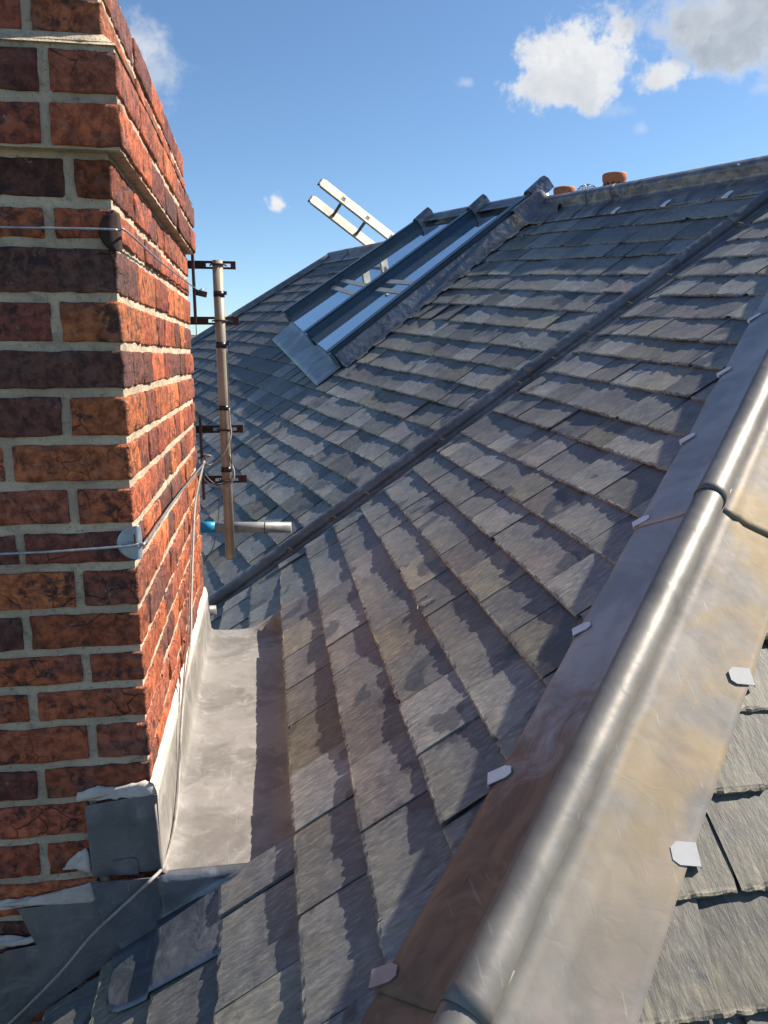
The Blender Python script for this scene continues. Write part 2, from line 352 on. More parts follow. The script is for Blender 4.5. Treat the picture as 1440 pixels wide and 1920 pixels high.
class MB:
    def __init__(s): s.v = []; s.f = []; s.uv = []; s.sm = []; s.tail = []
    def quad_grid(s, rows, closed=False, smooth=True, uv=None):
        """rows: list of equal-length lists of points"""
        b = len(s.v); n = len(rows[0])
        for r in rows: s.v += [tuple(p) for p in r]
        for i in range(len(rows)-1):
            for j in range(n if closed else n-1):
                k = (j+1) % n
                s.f.append((b+i*n+j, b+i*n+k, b+(i+1)*n+k, b+(i+1)*n+j)); s.sm.append(smooth)
        return b
    def face(s, pts, smooth=False):
        b = len(s.v); s.v += [tuple(p) for p in pts]; s.f.append(tuple(range(b, b+len(pts)))); s.sm.append(smooth)
    def prism(s, poly, off, smooth=False):
        """poly: points of one face; off: extrusion vector"""
        off = Vector(off); a = [Vector(p) for p in poly]; c = [p+off for p in a]
        b = len(s.v); n = len(a); s.v += [tuple(p) for p in a+c]
        s.f.append(tuple(range(b+n-1, b-1, -1))); s.sm.append(smooth)
        s.f.append(tuple(range(b+n, b+2*n))); s.sm.append(smooth)
        for i in range(n):
            j = (i+1) % n
            s.f.append((b+i, b+j, b+n+j, b+n+i)); s.sm.append(smooth)
    def box(s, c, ax, ay, az):
        """box centred at c with half-axis vectors"""
        c, ax, ay, az = map(Vector, (c, ax, ay, az))
        s.prism([c-ax-ay-az, c+ax-ay-az, c+ax+ay-az, c-ax+ay-az], az*2)
    def tube(s, path, r, n=10, cap=True, twist=0.0):
        path = [Vector(p) for p in path]; rows = []; prev = None
        for i, p in enumerate(path):
            tdir = (path[min(i+1, len(path)-1)] - path[max(i-1, 0)]).normalized()
            if prev is None:
                a = Vector((0, 0, 1)) if abs(tdir.z) < 0.9 else Vector((1, 0, 0))
                prev = (a - tdir*a.dot(tdir)).normalized()
            prev = (prev - tdir*prev.dot(tdir)).normalized(); q = tdir.cross(prev)
            rr = r(i) if callable(r) else r
            rows.append([p + (prev*math.cos(2*math.pi*k/n) + q*math.sin(2*math.pi*k/n))*rr for k in range(n)])
        b = s.quad_grid(rows, closed=True)
        if cap:
            s.f.append(tuple(range(b+n-1, b-1, -1))); s.sm.append(False)
            e = b+(len(rows)-1)*n; s.f.append(tuple(range(e, e+n))); s.sm.append(False)
    def lathe(s, c, prof, n=24, cap_top=True):
        rows = [[Vector(c)+Vector((r*math.cos(2*math.pi*k/n), r*math.sin(2*math.pi*k/n), z)) for k in range(n)] for r, z in prof]
        b = s.quad_grid(rows, closed=True)
        if cap_top: e = b+(len(rows)-1)*n; s.f.append(tuple(range(e, e+n))); s.sm.append(False)
    def mesh(s, name):
        me = bpy.data.meshes.new(name); me.from_pydata(s.v, [], s.f); me.polygons.foreach_set('use_smooth', s.sm)
        if s.uv:
            uvl = me.uv_layers.new(name='UVMap'); vi = [0]*len(me.loops); me.loops.foreach_get('vertex_index', vi)
            flat = []
            for i in vi: flat += s.uv[i]
            uvl.data.foreach_set('uv', flat)
        if s.tail and len(s.tail) == len(s.v):
            at = me.attributes.new('tail', 'FLOAT', 'POINT'); at.data.foreach_set('value', s.tail)
        me.update(); return me
    def obj(s, name, mat, parent=None, bevel=0, solid=0):
        o = link(name, s.mesh(name), mat, parent)
        if solid:
            md = o.modifiers.new('thickness', 'SOLIDIFY'); md.thickness = solid; md.offset = -1
        if bevel:
            md = o.modifiers.new('bevel', 'BEVEL'); md.width = bevel; md.segments = 2; md.limit_method = 'ANGLE'
        return o

def smooth_path(pts, n=8):
    """Catmull-Rom through pts"""
    pts = [Vector(p) for p in pts]; P = [pts[0]*2-pts[1]] + pts + [pts[-1]*2-pts[-2]]; out = []
    for i in range(1, len(P)-2):
        for k in range(n):
            u = k/n; a, b, c, d = P[i-1:i+3]
            out.append(0.5*((2*b) + (c-a)*u + (2*a-5*b+4*c-d)*u*u + (3*b-a-3*c+d)*u**3))
    out.append(pts[-1]); return out
def fb(x, y, z=0.0, o=3):
    v = 0; a = 1; s = 0
    for k in range(o):
        v += a*noise.noise(Vector((x, y, z+7.3*k))); s += a; a *= .5; x *= 2.1; y *= 2.1
    return v/s

# ------------------------------------------------------------------ the three roof planes
TH = R(35)
class Plane:
    def __init__(s, O, W, U, N): s.O, s.W, s.U, s.N = map(Vector, (O, W, U, N))
    def p(s, w, u, h=0.0): return s.O + s.W*w + s.U*u + s.N*h
PA = Plane((0.045, 0, -0.91), (0, 1, 0), (math.cos(TH), 0, math.sin(TH)), (-math.sin(TH), 0, math.cos(TH)))
HIP = 0.522                                                         # the hip runs along y = x + HIP
PB = Plane((0, HIP+0.045, -0.91), (1, 0, 0), (0, math.cos(TH), math.sin(TH)), (0, -math.sin(TH), math.cos(TH)))
PC = Plane((-0.27936, 3.39912, -1.13712), (-0.25104, 0.96508, 0.07482), (0.79169, 0.16023, 0.58954), (-0.55696, -0.20723, 0.80427))

HT = 0.025            # height of a tail above the deck plane
rs = random.Random(11)
def slate_colour(kind='A'):
    v = rs.uniform(1.15, 2.3)
    r = rs.random()
    if r < 0.20: c = (0.096, 0.092, 0.097)      # purple
    elif r < 0.34: c = (0.104, 0.101, 0.090)    # green-brown
    elif r < 0.42: c = (0.070, 0.072, 0.078)
    else: c = (0.093, 0.095, 0.099)
    if kind == 'B': c = (0.148, 0.144, 0.130); v = rs.uniform(0.55, 0.78)
    return tuple(x*v for x in c) + (1,)

def slate_mesh(P, w0, w1, sfun, L, g, thick, wlo, whi, n, seed, tilt, rough=1.0):
    """one slate: ragged riven tail at u=sfun(w), head L further up, trimmed to wlo(u)..whi(u)"""
    mb = MB(); rows = []; us = []
    rnd = random.Random(seed)
    sm = sfun((w0+w1)/2)
    steps = [0.0, 0.004, 0.010, g*0.5, g*1.02, L]
    slope = 0.0100/g
    lift = rnd.uniform(-0.0012, 0.0022) - (0.0034 if rnd.random() < .16 else 0); roll = rnd.gauss(0, 1)*0.0042*tilt
    ou, ov = rnd.uniform(0, 50), rnd.uniform(0, 50)
    jag = [0.0]*n; jh = [0.0]*n; rag = rnd.uniform(0.5, 1.3)*rough
    for k in range(n):
        jag[k] = (abs(rnd.gauss(0, 0.0022)) + 0.003*max(0, noise.noise(Vector((k*0.35, seed*1.7, 0)))))*rag
        jh[k] = (rnd.random()**4*0.0070 + 0.0024*max(0, noise.noise(Vector((k*0.22, seed*0.9, 5)))))*rag
    # broken or rounded corners
    cl = rnd.random() < 0.16; cr = rnd.random() < 0.16
    for k in range(n):
        f = k/(n-1)
        if cl and f < 0.14: jag[k] += (0.14-f)*0.11
        if cr and f > 0.86: jag[k] += (f-0.86)*0.11
    anyw = False
    for ri, du in enumerate(steps):
        row = []
        for k in range(n):
            f = k/(n-1); w = w0 + (w1-w0)*f
            s0 = sfun(w) if ri < 5 else sm
            u = s0 + du + (jag[k] if ri == 0 else jag[k]*0.7 if ri == 1 else 0)
            a, b = wlo(u), whi(u)
            e = 0.0012*noise.noise(Vector((u*60, seed, 3))) if 0 < f < 1 else 0.0016*noise.noise(Vector((u*45, seed+f*9, 3)))
            wc = min(max(w+e, a), b)
            if a < b and w0 < b and w1 > a: anyw = True
            h = HT + lift - slope*du + roll*(f-0.5)
            if ri == 0: h -= jh[k] + 0.001
            elif ri == 1: h -= jh[k]*0.55
            elif ri == 2: h -= jh[k]*0.15
            h += 0.0012*noise.noise(Vector((w*14, u*10, seed*0.37)))*(1 if ri > 1 else 0)
            row.append((wc, u, h))
        rows.append(row)
    if not anyw: return None
    ws = [q[0] for r in rows[:5] for q in r]
    if max(ws)-min(ws) < 0.012: return None
    top = [[P.p(*q) for q in r] for r in rows]
    b = mb.quad_grid(top, smooth=False)
    for r in rows: mb.uv += [(q[0]+ou, q[1]+ov) for q in r]
    mb.tail = [steps[i] for i in range(len(rows)) for _ in range(n)]
    # tail face
    low = [P.p(q[0], q[1]+0.001*rnd.random(), q[2]-thick*rnd.uniform(0.8, 1.05)+min(jh[k], .003)) for k, q in enumerate(rows[0])]
    bb = len(mb.v); mb.v += [tuple(p) for p in low]; mb.uv += [(q[0]+ou, q[1]+ov-0.01) for q in rows[0]]; mb.tail += [0.004]*n
    for k in range(n-1): mb.f.append((b+k+1, b+k, bb+k, bb+k+1)); mb.sm.append(False)
    # two long edges and the underside
    hd = [P.p(rows[-1][0][0], rows[-1][0][1], rows[-1][0][2]-thick), P.p(rows[-1][-1][0], rows[-1][-1][1], rows[-1][-1][2]-thick)]
    hb = len(mb.v); mb.v += [tuple(p) for p in hd]; mb.uv += [(rows[-1][0][0]+ou, rows[-1][0][1]+ov), (rows[-1][-1][0]+ou, rows[-1][-1][1]+ov)]; mb.tail += [0.3, 0.3]
    R_ = len(rows)
    mb.f.append(tuple([bb] + [b+i*n for i in range(R_)] + [hb])); mb.sm.append(False)
    mb.f.append(tuple([hb+1] + [b+i*n+n-1 for i in range(R_-1, -1, -1)] + [bb+n-1])); mb.sm.append(False)
    mb.f.append((bb, hb, hb+1, bb+n-1)); mb.sm.append(False)
    return mb

class Course:
    def __init__(s, pts): s.pts = sorted(pts)
    def __call__(s, w):
        p = s.pts
        if w <= p[0][0]: return p[0][1]
        for (a, b), (c, d) in zip(p, p[1:]):
            if w <= c: return b + (d-b)*(w-a)/(c-a)
        return p[-1][1]

def lay(P, root, courses, joints, wlo, whi, g, width, kind, near, skip=None, maxparts=300, gap=0.0025, rough=1.0, L=None):
    """slates course by course; nearest maxparts as parts, the rest joined as stuff"""
    items = []
    for ci, sf in courses.items():
        js = joints.get(ci)
        lo, hi = wlo(sf(0))-0.25, whi(sf(0))+0.25
        lo = min(wlo(sf(0)), wlo(sf(0)+0.3))-0.1; hi = max(whi(sf(0)), whi(sf(0)+0.3))+0.1
        xs = sorted(js) if js else []
        if xs:
            while xs[-1] < hi: xs.append(xs[-1]+width*rs.uniform(0.86, 1.14))
            while xs[0] > lo: xs.insert(0, xs[0]-width*rs.uniform(0.86, 1.14))
        else:
            x = lo - rs.uniform(0, width); xs = [x]
            while x < hi: x += width*rs.uniform(0.8, 1.2) * (0.6 if rs.random() < 0.07 else 1); xs.append(x)
        for a, b in zip(xs, xs[1:]):
            if skip and skip(a, b, sf((a+b)/2)): continue
            c = P.p((a+b)/2, sf((a+b)/2), 0)
            d = c.length
            inview = 1 if (c.dot(FW) > 0.2 and abs(c.dot(RT)/c.dot(FW)) < 0.56 and abs(c.dot(UP)/c.dot(FW)) < 0.73) else 0
            items.append((d + (0 if inview else 50), a, b, sf, ci))
    items.sort(key=lambda q: q[0])
    rest = MB(); cnt = 0
    for d, a, b, sf, ci in items:
        n = 26 if d < 2.2 else 18 if d < 4 else 12
        if d > 40: n = 6
        gp = gap*rs.uniform(0.6, 1.8)
        mb = slate_mesh(P, a+gp/2, b-gp/2, sf, (L or g*2+0.04), g, 0.0080*rs.uniform(0.8, 1.15), wlo, whi, n, rs.randint(0, 99999), 1.0, rough)
        if mb is None: continue
        if cnt < maxparts:
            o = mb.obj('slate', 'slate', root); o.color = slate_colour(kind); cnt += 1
        else:
            k = len(rest.v); rest.v += mb.v; rest.uv += mb.uv; rest.sm += mb.sm; rest.tail += mb.tail
            rest.f += [tuple(i+k for i in f) for f in mb.f]
    if rest.v:
        o = rest.obj('far_slates', 'slate', root); o.color = (0.085, 0.088, 0.096, 1); o['kind'] = 'stuff'

def deck(name, P, pts, root, mat='deck'):
    mb = MB(); mb.prism([P.p(w, u, -0.016) for w, u in pts], P.N*(-0.03)); return mb.obj(name, mat, root)

# ---- slope A: below the camera's left, rising to the hip
roofA = thing('roof_slope', 'grey slate slope between the back gutter and the big lead hip, nearest the camera', 'roof slope', group=None)
cA = {}
base = {0: [(1.1, -.012), (3.2, -.006)], 1: [(.98, .126), (1.9, .14), (2.8, .146), (3.2, .134)], 2: [(1.07, .272), (2.9, .288)],
        3: [(1.17, .414), (2.5, .430)], 4: [(1.25, .546), (2.7, .558)], 5: [(1.37, .679), (2.2, .697), (3.18, .713)],
        6: [(1.49, .819), (3.18, .844)], 7: [(1.59, .946), (2.95, .970), (3.28, .982)], 8: [(1.72, 1.095), (3.2, 1.151)],
        9: [(1.77, 1.182+.03), (2.17, 1.232), (3.16, 1.291)], 10: [(1.93, 1.359), (3.17, 1.438)], 11: [(2.04, 1.495), (3.19, 1.585)],
        12: [(2.14, 1.621), (3.13, 1.715)], 13: [(2.26, 1.754), (3.12, 1.844)], 14: [(2.37, 1.896), (3.13, 1.995)],
        15: [(2.50, 2.034), (3.16, 2.142)], 16: [(2.6, 2.17), (3.2, 2.28)], 17: [(2.7, 2.31), (3.2, 2.42)], 18: [(2.8, 2.45), (3.2, 2.56)], 19: [(2.9, 2.59), (3.2, 2.70)]}
for k, v in base.items(): cA[k] = Course(v)
jA = {0: [3.2, 2.906, 2.651, 2.435, 2.201, 1.978, 1.77, 1.538, 1.331, 1.108], 1: [3.222, 3.039, 2.782, 2.497, 2.292, 2.061, 1.862, 1.629, 1.417, 1.194, .976],
      2: [2.88, 2.636, 2.386, 2.153, 1.933, 1.721, 1.508, 1.296, 1.074], 3: [2.475, 2.254, 2.028, 1.819, 1.593, 1.381, 1.177],
      4: [2.125, 1.913, 1.691, 1.475, 1.256], 5: [2.237, 2.0, 1.775, 1.558, 1.372]}
GUT0, GUT1 = 1.352, 2.68        # the back gutter's run (near end, far end)
wing = lambda u: 0.045 + u*math.cos(TH) + 0.747 - 0.09
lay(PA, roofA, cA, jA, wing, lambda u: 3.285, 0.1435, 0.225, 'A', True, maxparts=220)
# below the gutter line: courses in front of the chimney and beyond it
cN = {-1: Course([(1.0, -.172), (1.37, -.186)]), -2: Course([(1.0, -.315), (1.3, -.325)]), -3: Course([(1, -.46), (1.3, -.46)]), -4: Course([(1, -.60), (1.3, -.60)]), -5: Course([(1, -.745), (1.3, -.745)])}
jN = {-1: [1.352, 1.247, 1.03, .80], -2: [1.352, 1.19, .96], -3: [1.352, 1.13, .90], -4: [1.352, 1.22, 1.0]}
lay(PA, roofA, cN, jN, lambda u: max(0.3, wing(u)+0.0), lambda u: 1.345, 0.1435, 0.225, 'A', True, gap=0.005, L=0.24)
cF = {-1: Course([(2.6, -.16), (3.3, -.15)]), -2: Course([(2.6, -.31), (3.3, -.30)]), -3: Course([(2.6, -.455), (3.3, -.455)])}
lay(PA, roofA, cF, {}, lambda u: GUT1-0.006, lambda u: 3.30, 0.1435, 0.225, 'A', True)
deck('roof_deck', PA, [(1.36, -0.95), (1.36, 0.03), (2.66, 0.03), (2.66, -0.95), (3.39, -0.95), (3.39, 2.75), (2.82, 2.75), (0.362, -0.25), (0.30, -0.95)], roofA)

# ---- slope B: the camera's right, facing the viewer
roofB = thing('roof_slope', 'sunlit slate slope right of the big lead hip, in the lower right corner', 'roof slope')
tails = [-.06, .065, .196, .330, .462, .590, .722, .852, .984, 1.115, 1.245, 1.38, 1.51]
cB = {i: Course([(0, s), (2, s)]) for i, s in enumerate(tails)}
jB = {3: [.607, .39, .83], 4: [.711, .50, .93], 2: [.522, .30, .75], 5: [.62, .842, 1.06]}
lay(PB, roofB, cB, jB, lambda u: u*math.cos(TH)+0.17, lambda u: 2.6, 0.132, 0.215, 'B', True, gap=0.0055, rough=1.2, maxparts=120)
deck('roof_deck', PB, [(-0.12, -0.20), (2.6, -0.20), (2.6, 2.75), (2.298, 2.75)], roofB)

# ---- slope C: beyond the dark roll
roofC = thing('roof_slope', 'broad slate slope beyond the dark lead roll, carrying the skylight and rising to the ridge', 'roof slope')
S = dict(k14=.115, k13=.265, k12=.425, k11=.572, k10=.735, k9=.885, k8=1.03, k7=1.18, k6=1.335, k5=1.495, k4=1.65, k3=1.81, k2=1.965, k1=2.12, k0=2.28, m1=2.44, m2=2.59, m3=2.76, m4=2.89, m5=3.07, m6=3.225)
cC = {}
for i, (k, s) in enumerate(S.items()):
    f = min(1, max(0, (s-1.6)/0.8))           # upper courses rise a little before they drop to the left hip
    cC[i] = Course([(-0.6, s-0.01), (0.2, s), (1.2, s-0.014*(1-f)+0.03*f), (2.5, s-0.02*(1-f)+0.045*f), (3.6, s-0.055*(1-f)+0.02*f), (4.8, s-0.10*(1-f)+0.0*f), (5.6, s-0.16*(1-f)-0.03*f), (6.5, s-0.25*(1-f)-0.1*f), (8, s-0.4)])
for k in range(1, 4): cC[-k] = Course([(-0.6, .115-k*.155), (1.2, .10-k*.155), (3.6, .04-k*.155), (6.5, -.1-k*.155), (8, -.2-k*.155)])
wloC = lambda u: -0.14*u + 0.015
hipL = lambda u: 5.58 + (3.03-u)*0.62
SKQ = [(3.90, 1.93), (1.77, 1.57), (1.80, 3.55), (3.50, 3.44)]       # skylight footprint: bottom-left, bottom-right, top-right, top-left
def in_sky(a, b, s):
    def left(s): return 3.90 + (3.50-3.90)*(s-1.93)/(3.44-1.93)
    bot = lambda w: 1.57 + (1.93-1.57)*(w-1.77)/(3.90-1.77)
    return a > 1.86 and b < left(s)-0.12 and s > bot((a+b)/2)+0.05
def in_flash(a, b, s):            # hidden behind the short left ridge flashing
    return (a+b)/2 > 3.4 and s > 2.99 + 0.04
lay(PC, roofC, cC, {}, wloC, hipL, 0.155, 0.232, 'C', True, skip=lambda a, b, s: in_sky(a, b, s) or in_flash(a, b, s), maxparts=299, rough=1.35)
deck('roof_deck', PC, [(0.1, -0.45), (7.6, -0.45), (5.62, 3.03), (5.3, 3.10), (3.7, 3.16), (3.6, 3.42), (-1.5, 3.42), (-0.42, 3.1)], roofC)
# the far sides of the roof, falling away behind the ridge and the left hip
mb = MB()
rp = [PC.p(-3.0, 3.40, -.02), PC.p(2.2, 3.40, -.02), PC.p(3.7, 3.16, -.02), PC.p(5.5, 3.06, -.02)]
dn = [p + Vector((3.2, .9, -2.6)) for p in rp]
mb.quad_grid([rp, dn], smooth=False)
hp = [PC.p(5.5, 3.06, -.02), PC.p(hipL(1.5), 1.5, -.02), PC.p(hipL(-.45), -.45, -.02)]
mb.quad_grid([hp, [p + Vector((.9, 3.2, -2.4)) for p in hp]], smooth=False)
mb.uv = [(v[0], v[1]) for v in mb.v]; mb.tail = [0.3]*len(mb.v)
o = mb.obj('rear_slope', 'slate', None, solid=0.03); o.color = (0.08, 0.084, 0.09, 1); structure(o)

# ------------------------------------------------------------------ big lead hip
hip = thing('lead_hip_flashing', 'wide shiny lead flashing with a fat round roll running up the hip at right', 'flashing')
vh = Vector((1, 1, math.tan(TH))).normalized()
def hip_at(m): return Vector((m-HIP/2, m+HIP/2, -0.91 + (m-HIP/2-0.045)*math.tan(TH)))
NH = (PA.N+PB.N); NH = (NH - vh*NH.dot(vh)).normalized()
eA = PA.N.cross(vh).normalized(); eA = eA if eA.z < 0 else -eA
eB = PB.N.cross(vh).normalized(); eB = eB if eB.z < 0 else -eB
RR, RC = 0.0280, 0.058
def hip_profile(m, off, lift=0.0):
    o = hip_at(m); pts = []
    wa = 0.160 + 0.0032*noise.noise(Vector((m*7, 1, 0))) + .0015*noise.noise(Vector((m*22, 1, 0)))
    wb = 0.154 + 0.0034*noise.noise(Vector((m*8, 2, 0))) + .0015*noise.noise(Vector((m*22, 4, 0)))
    NA = 12
    for k in range(NA):
        f = k/(NA-1); q = wa + (0.034-wa)*f
        hgt = 0.029 + off + 0.0035*fb(m*9, q*12, 1)*(1 if 0.04 < f < .95 else 1.2) + (0.006*f**6)
        hgt += -0.004*max(0, 0.12-f)/0.12
        if k == 0: pts.append(o + eA*(wa+0.001) + PA.N*(hgt-0.007))
        pts.append(o + eA*q + PA.N*hgt)
    c = o + NH*(RC); a0, a1 = R(-52), R(232)
    r = RR + off + lift
    sideA = eA - NH*eA.dot(NH); sideA.normalize()
    for k in range(21):
        a = a0 + (a1-a0)*k/20
        rr = r + 0.0006*fb(m*14, a*1.2, 9)
        pts.append(c + sideA*math.cos(a)*rr + NH*math.sin(a)*rr)
    for k in range(NA):
        f = k/(NA-1); q = 0.032 + (wb-0.032)*f
        hgt = 0.029 + (0.0035 if k == 1 else 0) + off + 0.0045*fb(m*8, q*14, 4)*(1 if f > .05 else 0.3) + 0.004*(1-f)**8
        if 0.55 < f: hgt += 0.004*max(0, noise.noise(Vector((m*11, 8, 0))))*(f-.55)/.45
        pts.append(o + eB*q + PB.N*hgt)
    pts.append(o + eB*(wb+0.001) + PB.N*(hgt-0.007))
    return pts
laps = [-0.17, 0.480, 1.137, 1.812, 2.47, 3.0]
for i in range(5):
    a, b = laps[i], laps[i+1]
    n = 56; rows = []
    for k in range(n+1):
        f = k/n; m = a + (b+0.05-a)*f
        # every sheet's lower edge rides over the one below
        off = 0.0020*max(0, 1-f*9) + (-0.0012 if f > .93 else 0)
        flare = 0.0008*max(0, 1-f*n/1.5)
        rows.append(hip_profile(m, off+flare))
    mb = MB(); mb.quad_grid(rows); mb.obj('lead_sheet', 'hip', hip, solid=0.0026)
# open end of the wooden roll core at the lowest lap
def tab(P, w, u, ang, mat='tab', size=(0.036, 0.024), h=0.036, label=None, parent=hip, out=1):
    """a folded clip: flat six-sided tab lying on the lead with a lip over the sheet's edge"""
    c, s = math.cos(ang), math.sin(ang)
    L_, W_ = size
    sh = [(-0.004, -W_/2), (L_*0.72, -W_/2), (L_, -W_*0.22), (L_, W_*0.30), (L_*0.75, W_/2), (-0.004, W_/2)]
    mb = MB(); top = [P.p(w+c*x-s*y, u+s*x+c*y, h-0.0045+0.015*x) for x, y in sh]
    mb.prism(top, P.N*0.0016)
    a, b = sh[-1], sh[0]
    lip = [P.p(w+c*a[0]-s*a[1], u+s*a[0]+c*a[1], h-.003), P.p(w+c*b[0]-s*b[1], u+s*b[0]+c*b[1], h-.003),
           P.p(w+c*b[0]-s*b[1]-c*.003, u+s*b[0]+c*b[1]-s*.003, h-.010), P.p(w+c*a[0]-s*a[1]-c*.003, u+s*a[0]+c*a[1]-s*.003, h-.010)]
    mb.prism(lip, Vector(P.W)*(0.0012*c)+Vector(P.U)*0.0012*s)
    o = mb.obj('clip', mat, parent)
    if label: o['label'] = label
    return o
aA = math.atan2(0.819/ math.hypot(.819, 1)*1, -1/ math.hypot(.819, 1))        # up-slope, towards the roll, in plane A
for i, (w, u) in enumerate([(.882, .112), (1.092, .380), (1.311, .654), (1.531, .922), (1.748, 1.190), (1.972, 1.462), (2.194, 1.733), (2.41, 2.0)]):
    tab(PA, w, u, math.atan2(0.75, -0.65)-0.35, 'tabp' if i == 0 else 'tabs', (0.040, 0.027) if i < 2 else (0.034, 0.023), label='pinkish clip at the lowest joint of the sheets' if i == 0 else None)
for i, (w, u) in enumerate([(.555, .388), (.764, .653), (.985, .92)]):
    tab(PB, w+.006, u-.006, math.atan2(0.65, -0.75)+0.55, 'tab', (0.034, 0.032), h=0.034)

# ------------------------------------------------------------------ dark lead roll across the slates
roll = thing('dark_lead_roll', 'long dark rounded lead roll running diagonally up across the slates from behind the chimney', 'lead roll')
A0 = Vector((-0.27936, 3.39912, -1.13712)); B0 = Vector((2.33267, 3.47718, 0.69184)); rd = (B0-A0).normalized()
NR = (PA.N+PC.N); NR = (NR - rd*NR.dot(rd)).normalized(); sd = rd.cross(NR).normalized()     # sd points to the near side
if sd.y > 0: sd = -sd
LEN = (B0-A0).length + 0.9
def roll_sheet(t0, t1, off, name):
    rows = []; n = max(6, int((t1-t0)*22))
    for k in range(n+1):
        tt = t0 + (t1-t0)*k/n; o = A0 + rd*tt; f = k/n
        e = off + 0.003*max(0, 1-f*12)
        pts = [o + sd*(0.128+0.003*noise.noise(Vector((tt*9, 3, 0)))) + NR*(0.010+e), o + sd*0.085 + NR*(0.013+e+0.002*fb(tt*9, 3)), o + sd*0.050 + NR*(0.012+e+0.002*fb(tt*8, 5))]
        for j in range(15):
            a = R(-28) + R(236)*j/14; r = 0.031 + e + 0.0007*fb(tt*12, j*0.4)
            pts.append(o + sd*math.cos(a)*r + NR*(0.034+math.sin(a)*r))
        pts.append(o - sd*0.05 + NR*(0.022+e)); pts.append(o - sd*0.075 + NR*0.018)
        rows.append(pts)
    mb = MB(); mb.quad_grid(rows); return mb.obj(name, 'lead_dark', roll, solid=0.002)
rl = [-0.02, 1.80, 2.98, 4.5]
# lap positions read off the photograph, measured along the roll
for i in range(3): roll_sheet(rl[i], rl[i+1]+0.06, 0.0, 'lead_sheet')
mb = MB(); mb.tube([A0 - rd*0.005 + NR*.036, A0 + rd*0.03 + NR*.036], 0.033, 14); mb.obj('end_cap', 'lead_dark', roll)
for u in [.06, .30, .479, .887, 1.315, 1.50, 1.698, 1.92, 2.134, 2.527, 2.75]:
    q = PA.p(3.335, u, 0.030); mb = MB(); d1 = (PA.U*0.9 - PA.W*0.3).normalized(); d2 = PA.N.cross(d1)
    pth = [q + d2*0.0, q + d2*0.004 + PA.N*0.014, q + d1*0.016 + PA.N*0.018, q + d1*0.022 + PA.N*0.006 - PA.W*0.014]
    for a, b in zip(pth, pth[1:]):
        dd = (b-a); s_ = dd.cross(PA.N).normalized()*0.0045
        mb.prism([a-s_, a+s_, b+s_, b-s_], PA.N*0.0014)
    mb.obj('clip', 'copper', roll)

# ------------------------------------------------------------------ ridge and left hip lead
def sheet_strip(name, mat, prof, path, parent, solid=0.0025, n_per=10, wav=0.002, lapoff=0.003):
    """prof(i-th frame)->list of points; path list of parameter values for laps"""
    for a, b in zip(path, path[1:]):
        rows = []; n = n_per
        for k in range(n+1):
            f = k/n; rows.append(prof(a + (b-a)*f*1.02, lapoff*(1-f)))
        mb = MB(); mb.quad_grid(rows); mb.obj(name, mat, parent, solid=solid)
ridge = thing('ridge_flashing', 'mauve grey lead ridge capping along the top of the far slope at right', 'flashing')
def pr(w, e):
    nn = 0.003*fb(w*5, 2)
    rows = [PC.p(w, 3.235, .024+e), PC.p(w, 3.29, .031+e+nn), PC.p(w, 3.345, .031+e-nn), PC.p(w, 3.388, .033+e), PC.p(w, 3.398, .046+e), PC.p(w, 3.404, .085+e), PC.p(w, 3.415, .098+e), PC.p(w, 3.46, .102+e), PC.p(w, 3.50, .05+e)]
    return rows
sheet_strip('lead_sheet', 'lead_ridge', pr, [-1.9, -0.75, 0.90, 1.15, 1.62], ridge)
for w, u in [(.30, 3.238), (-.13, 3.24), (.72, 3.238), (-.33, 3.33)]:
    tab(PC, w, u, math.pi/2, 'tabs', (0.05, 0.04), h=0.036, parent=ridge)
lr = thing('ridge_flashing', 'short mauve lead ridge capping left of the skylight, below the ladder', 'flashing')
def pl(w, e):
    s = 3.02 + (5.45-w)*0.052
    return [PC.p(w, s-.05, .026+e), PC.p(w, s+.02, .033+e), PC.p(w, s+.07, .034+e), PC.p(w, s+.085, .06+e), PC.p(w, s+.13, .065+e), PC.p(w, s+.16, .02+e)]
sheet_strip('lead_sheet', 'lead_ridge', pl, [3.45, 4.95, 5.62], lr)
lh = thing('hip_capping', 'thin dark lead capping down the far left hip against the sky', 'flashing')
def ph(u, e):
    w = hipL(u)
    return [PC.p(w-.10, u-.03, .026+e), PC.p(w-.045, u-.01, .034+e), PC.p(w-.03, u, .055+e), PC.p(w+.02, u+.01, .068+e), PC.p(w+.06, u+.03, .04+e), PC.p(w+.09, u+.05, -.03)]
sheet_strip('lead_sheet', 'lead_dark', ph, [-.4, .8, 1.9, 3.06], lh)

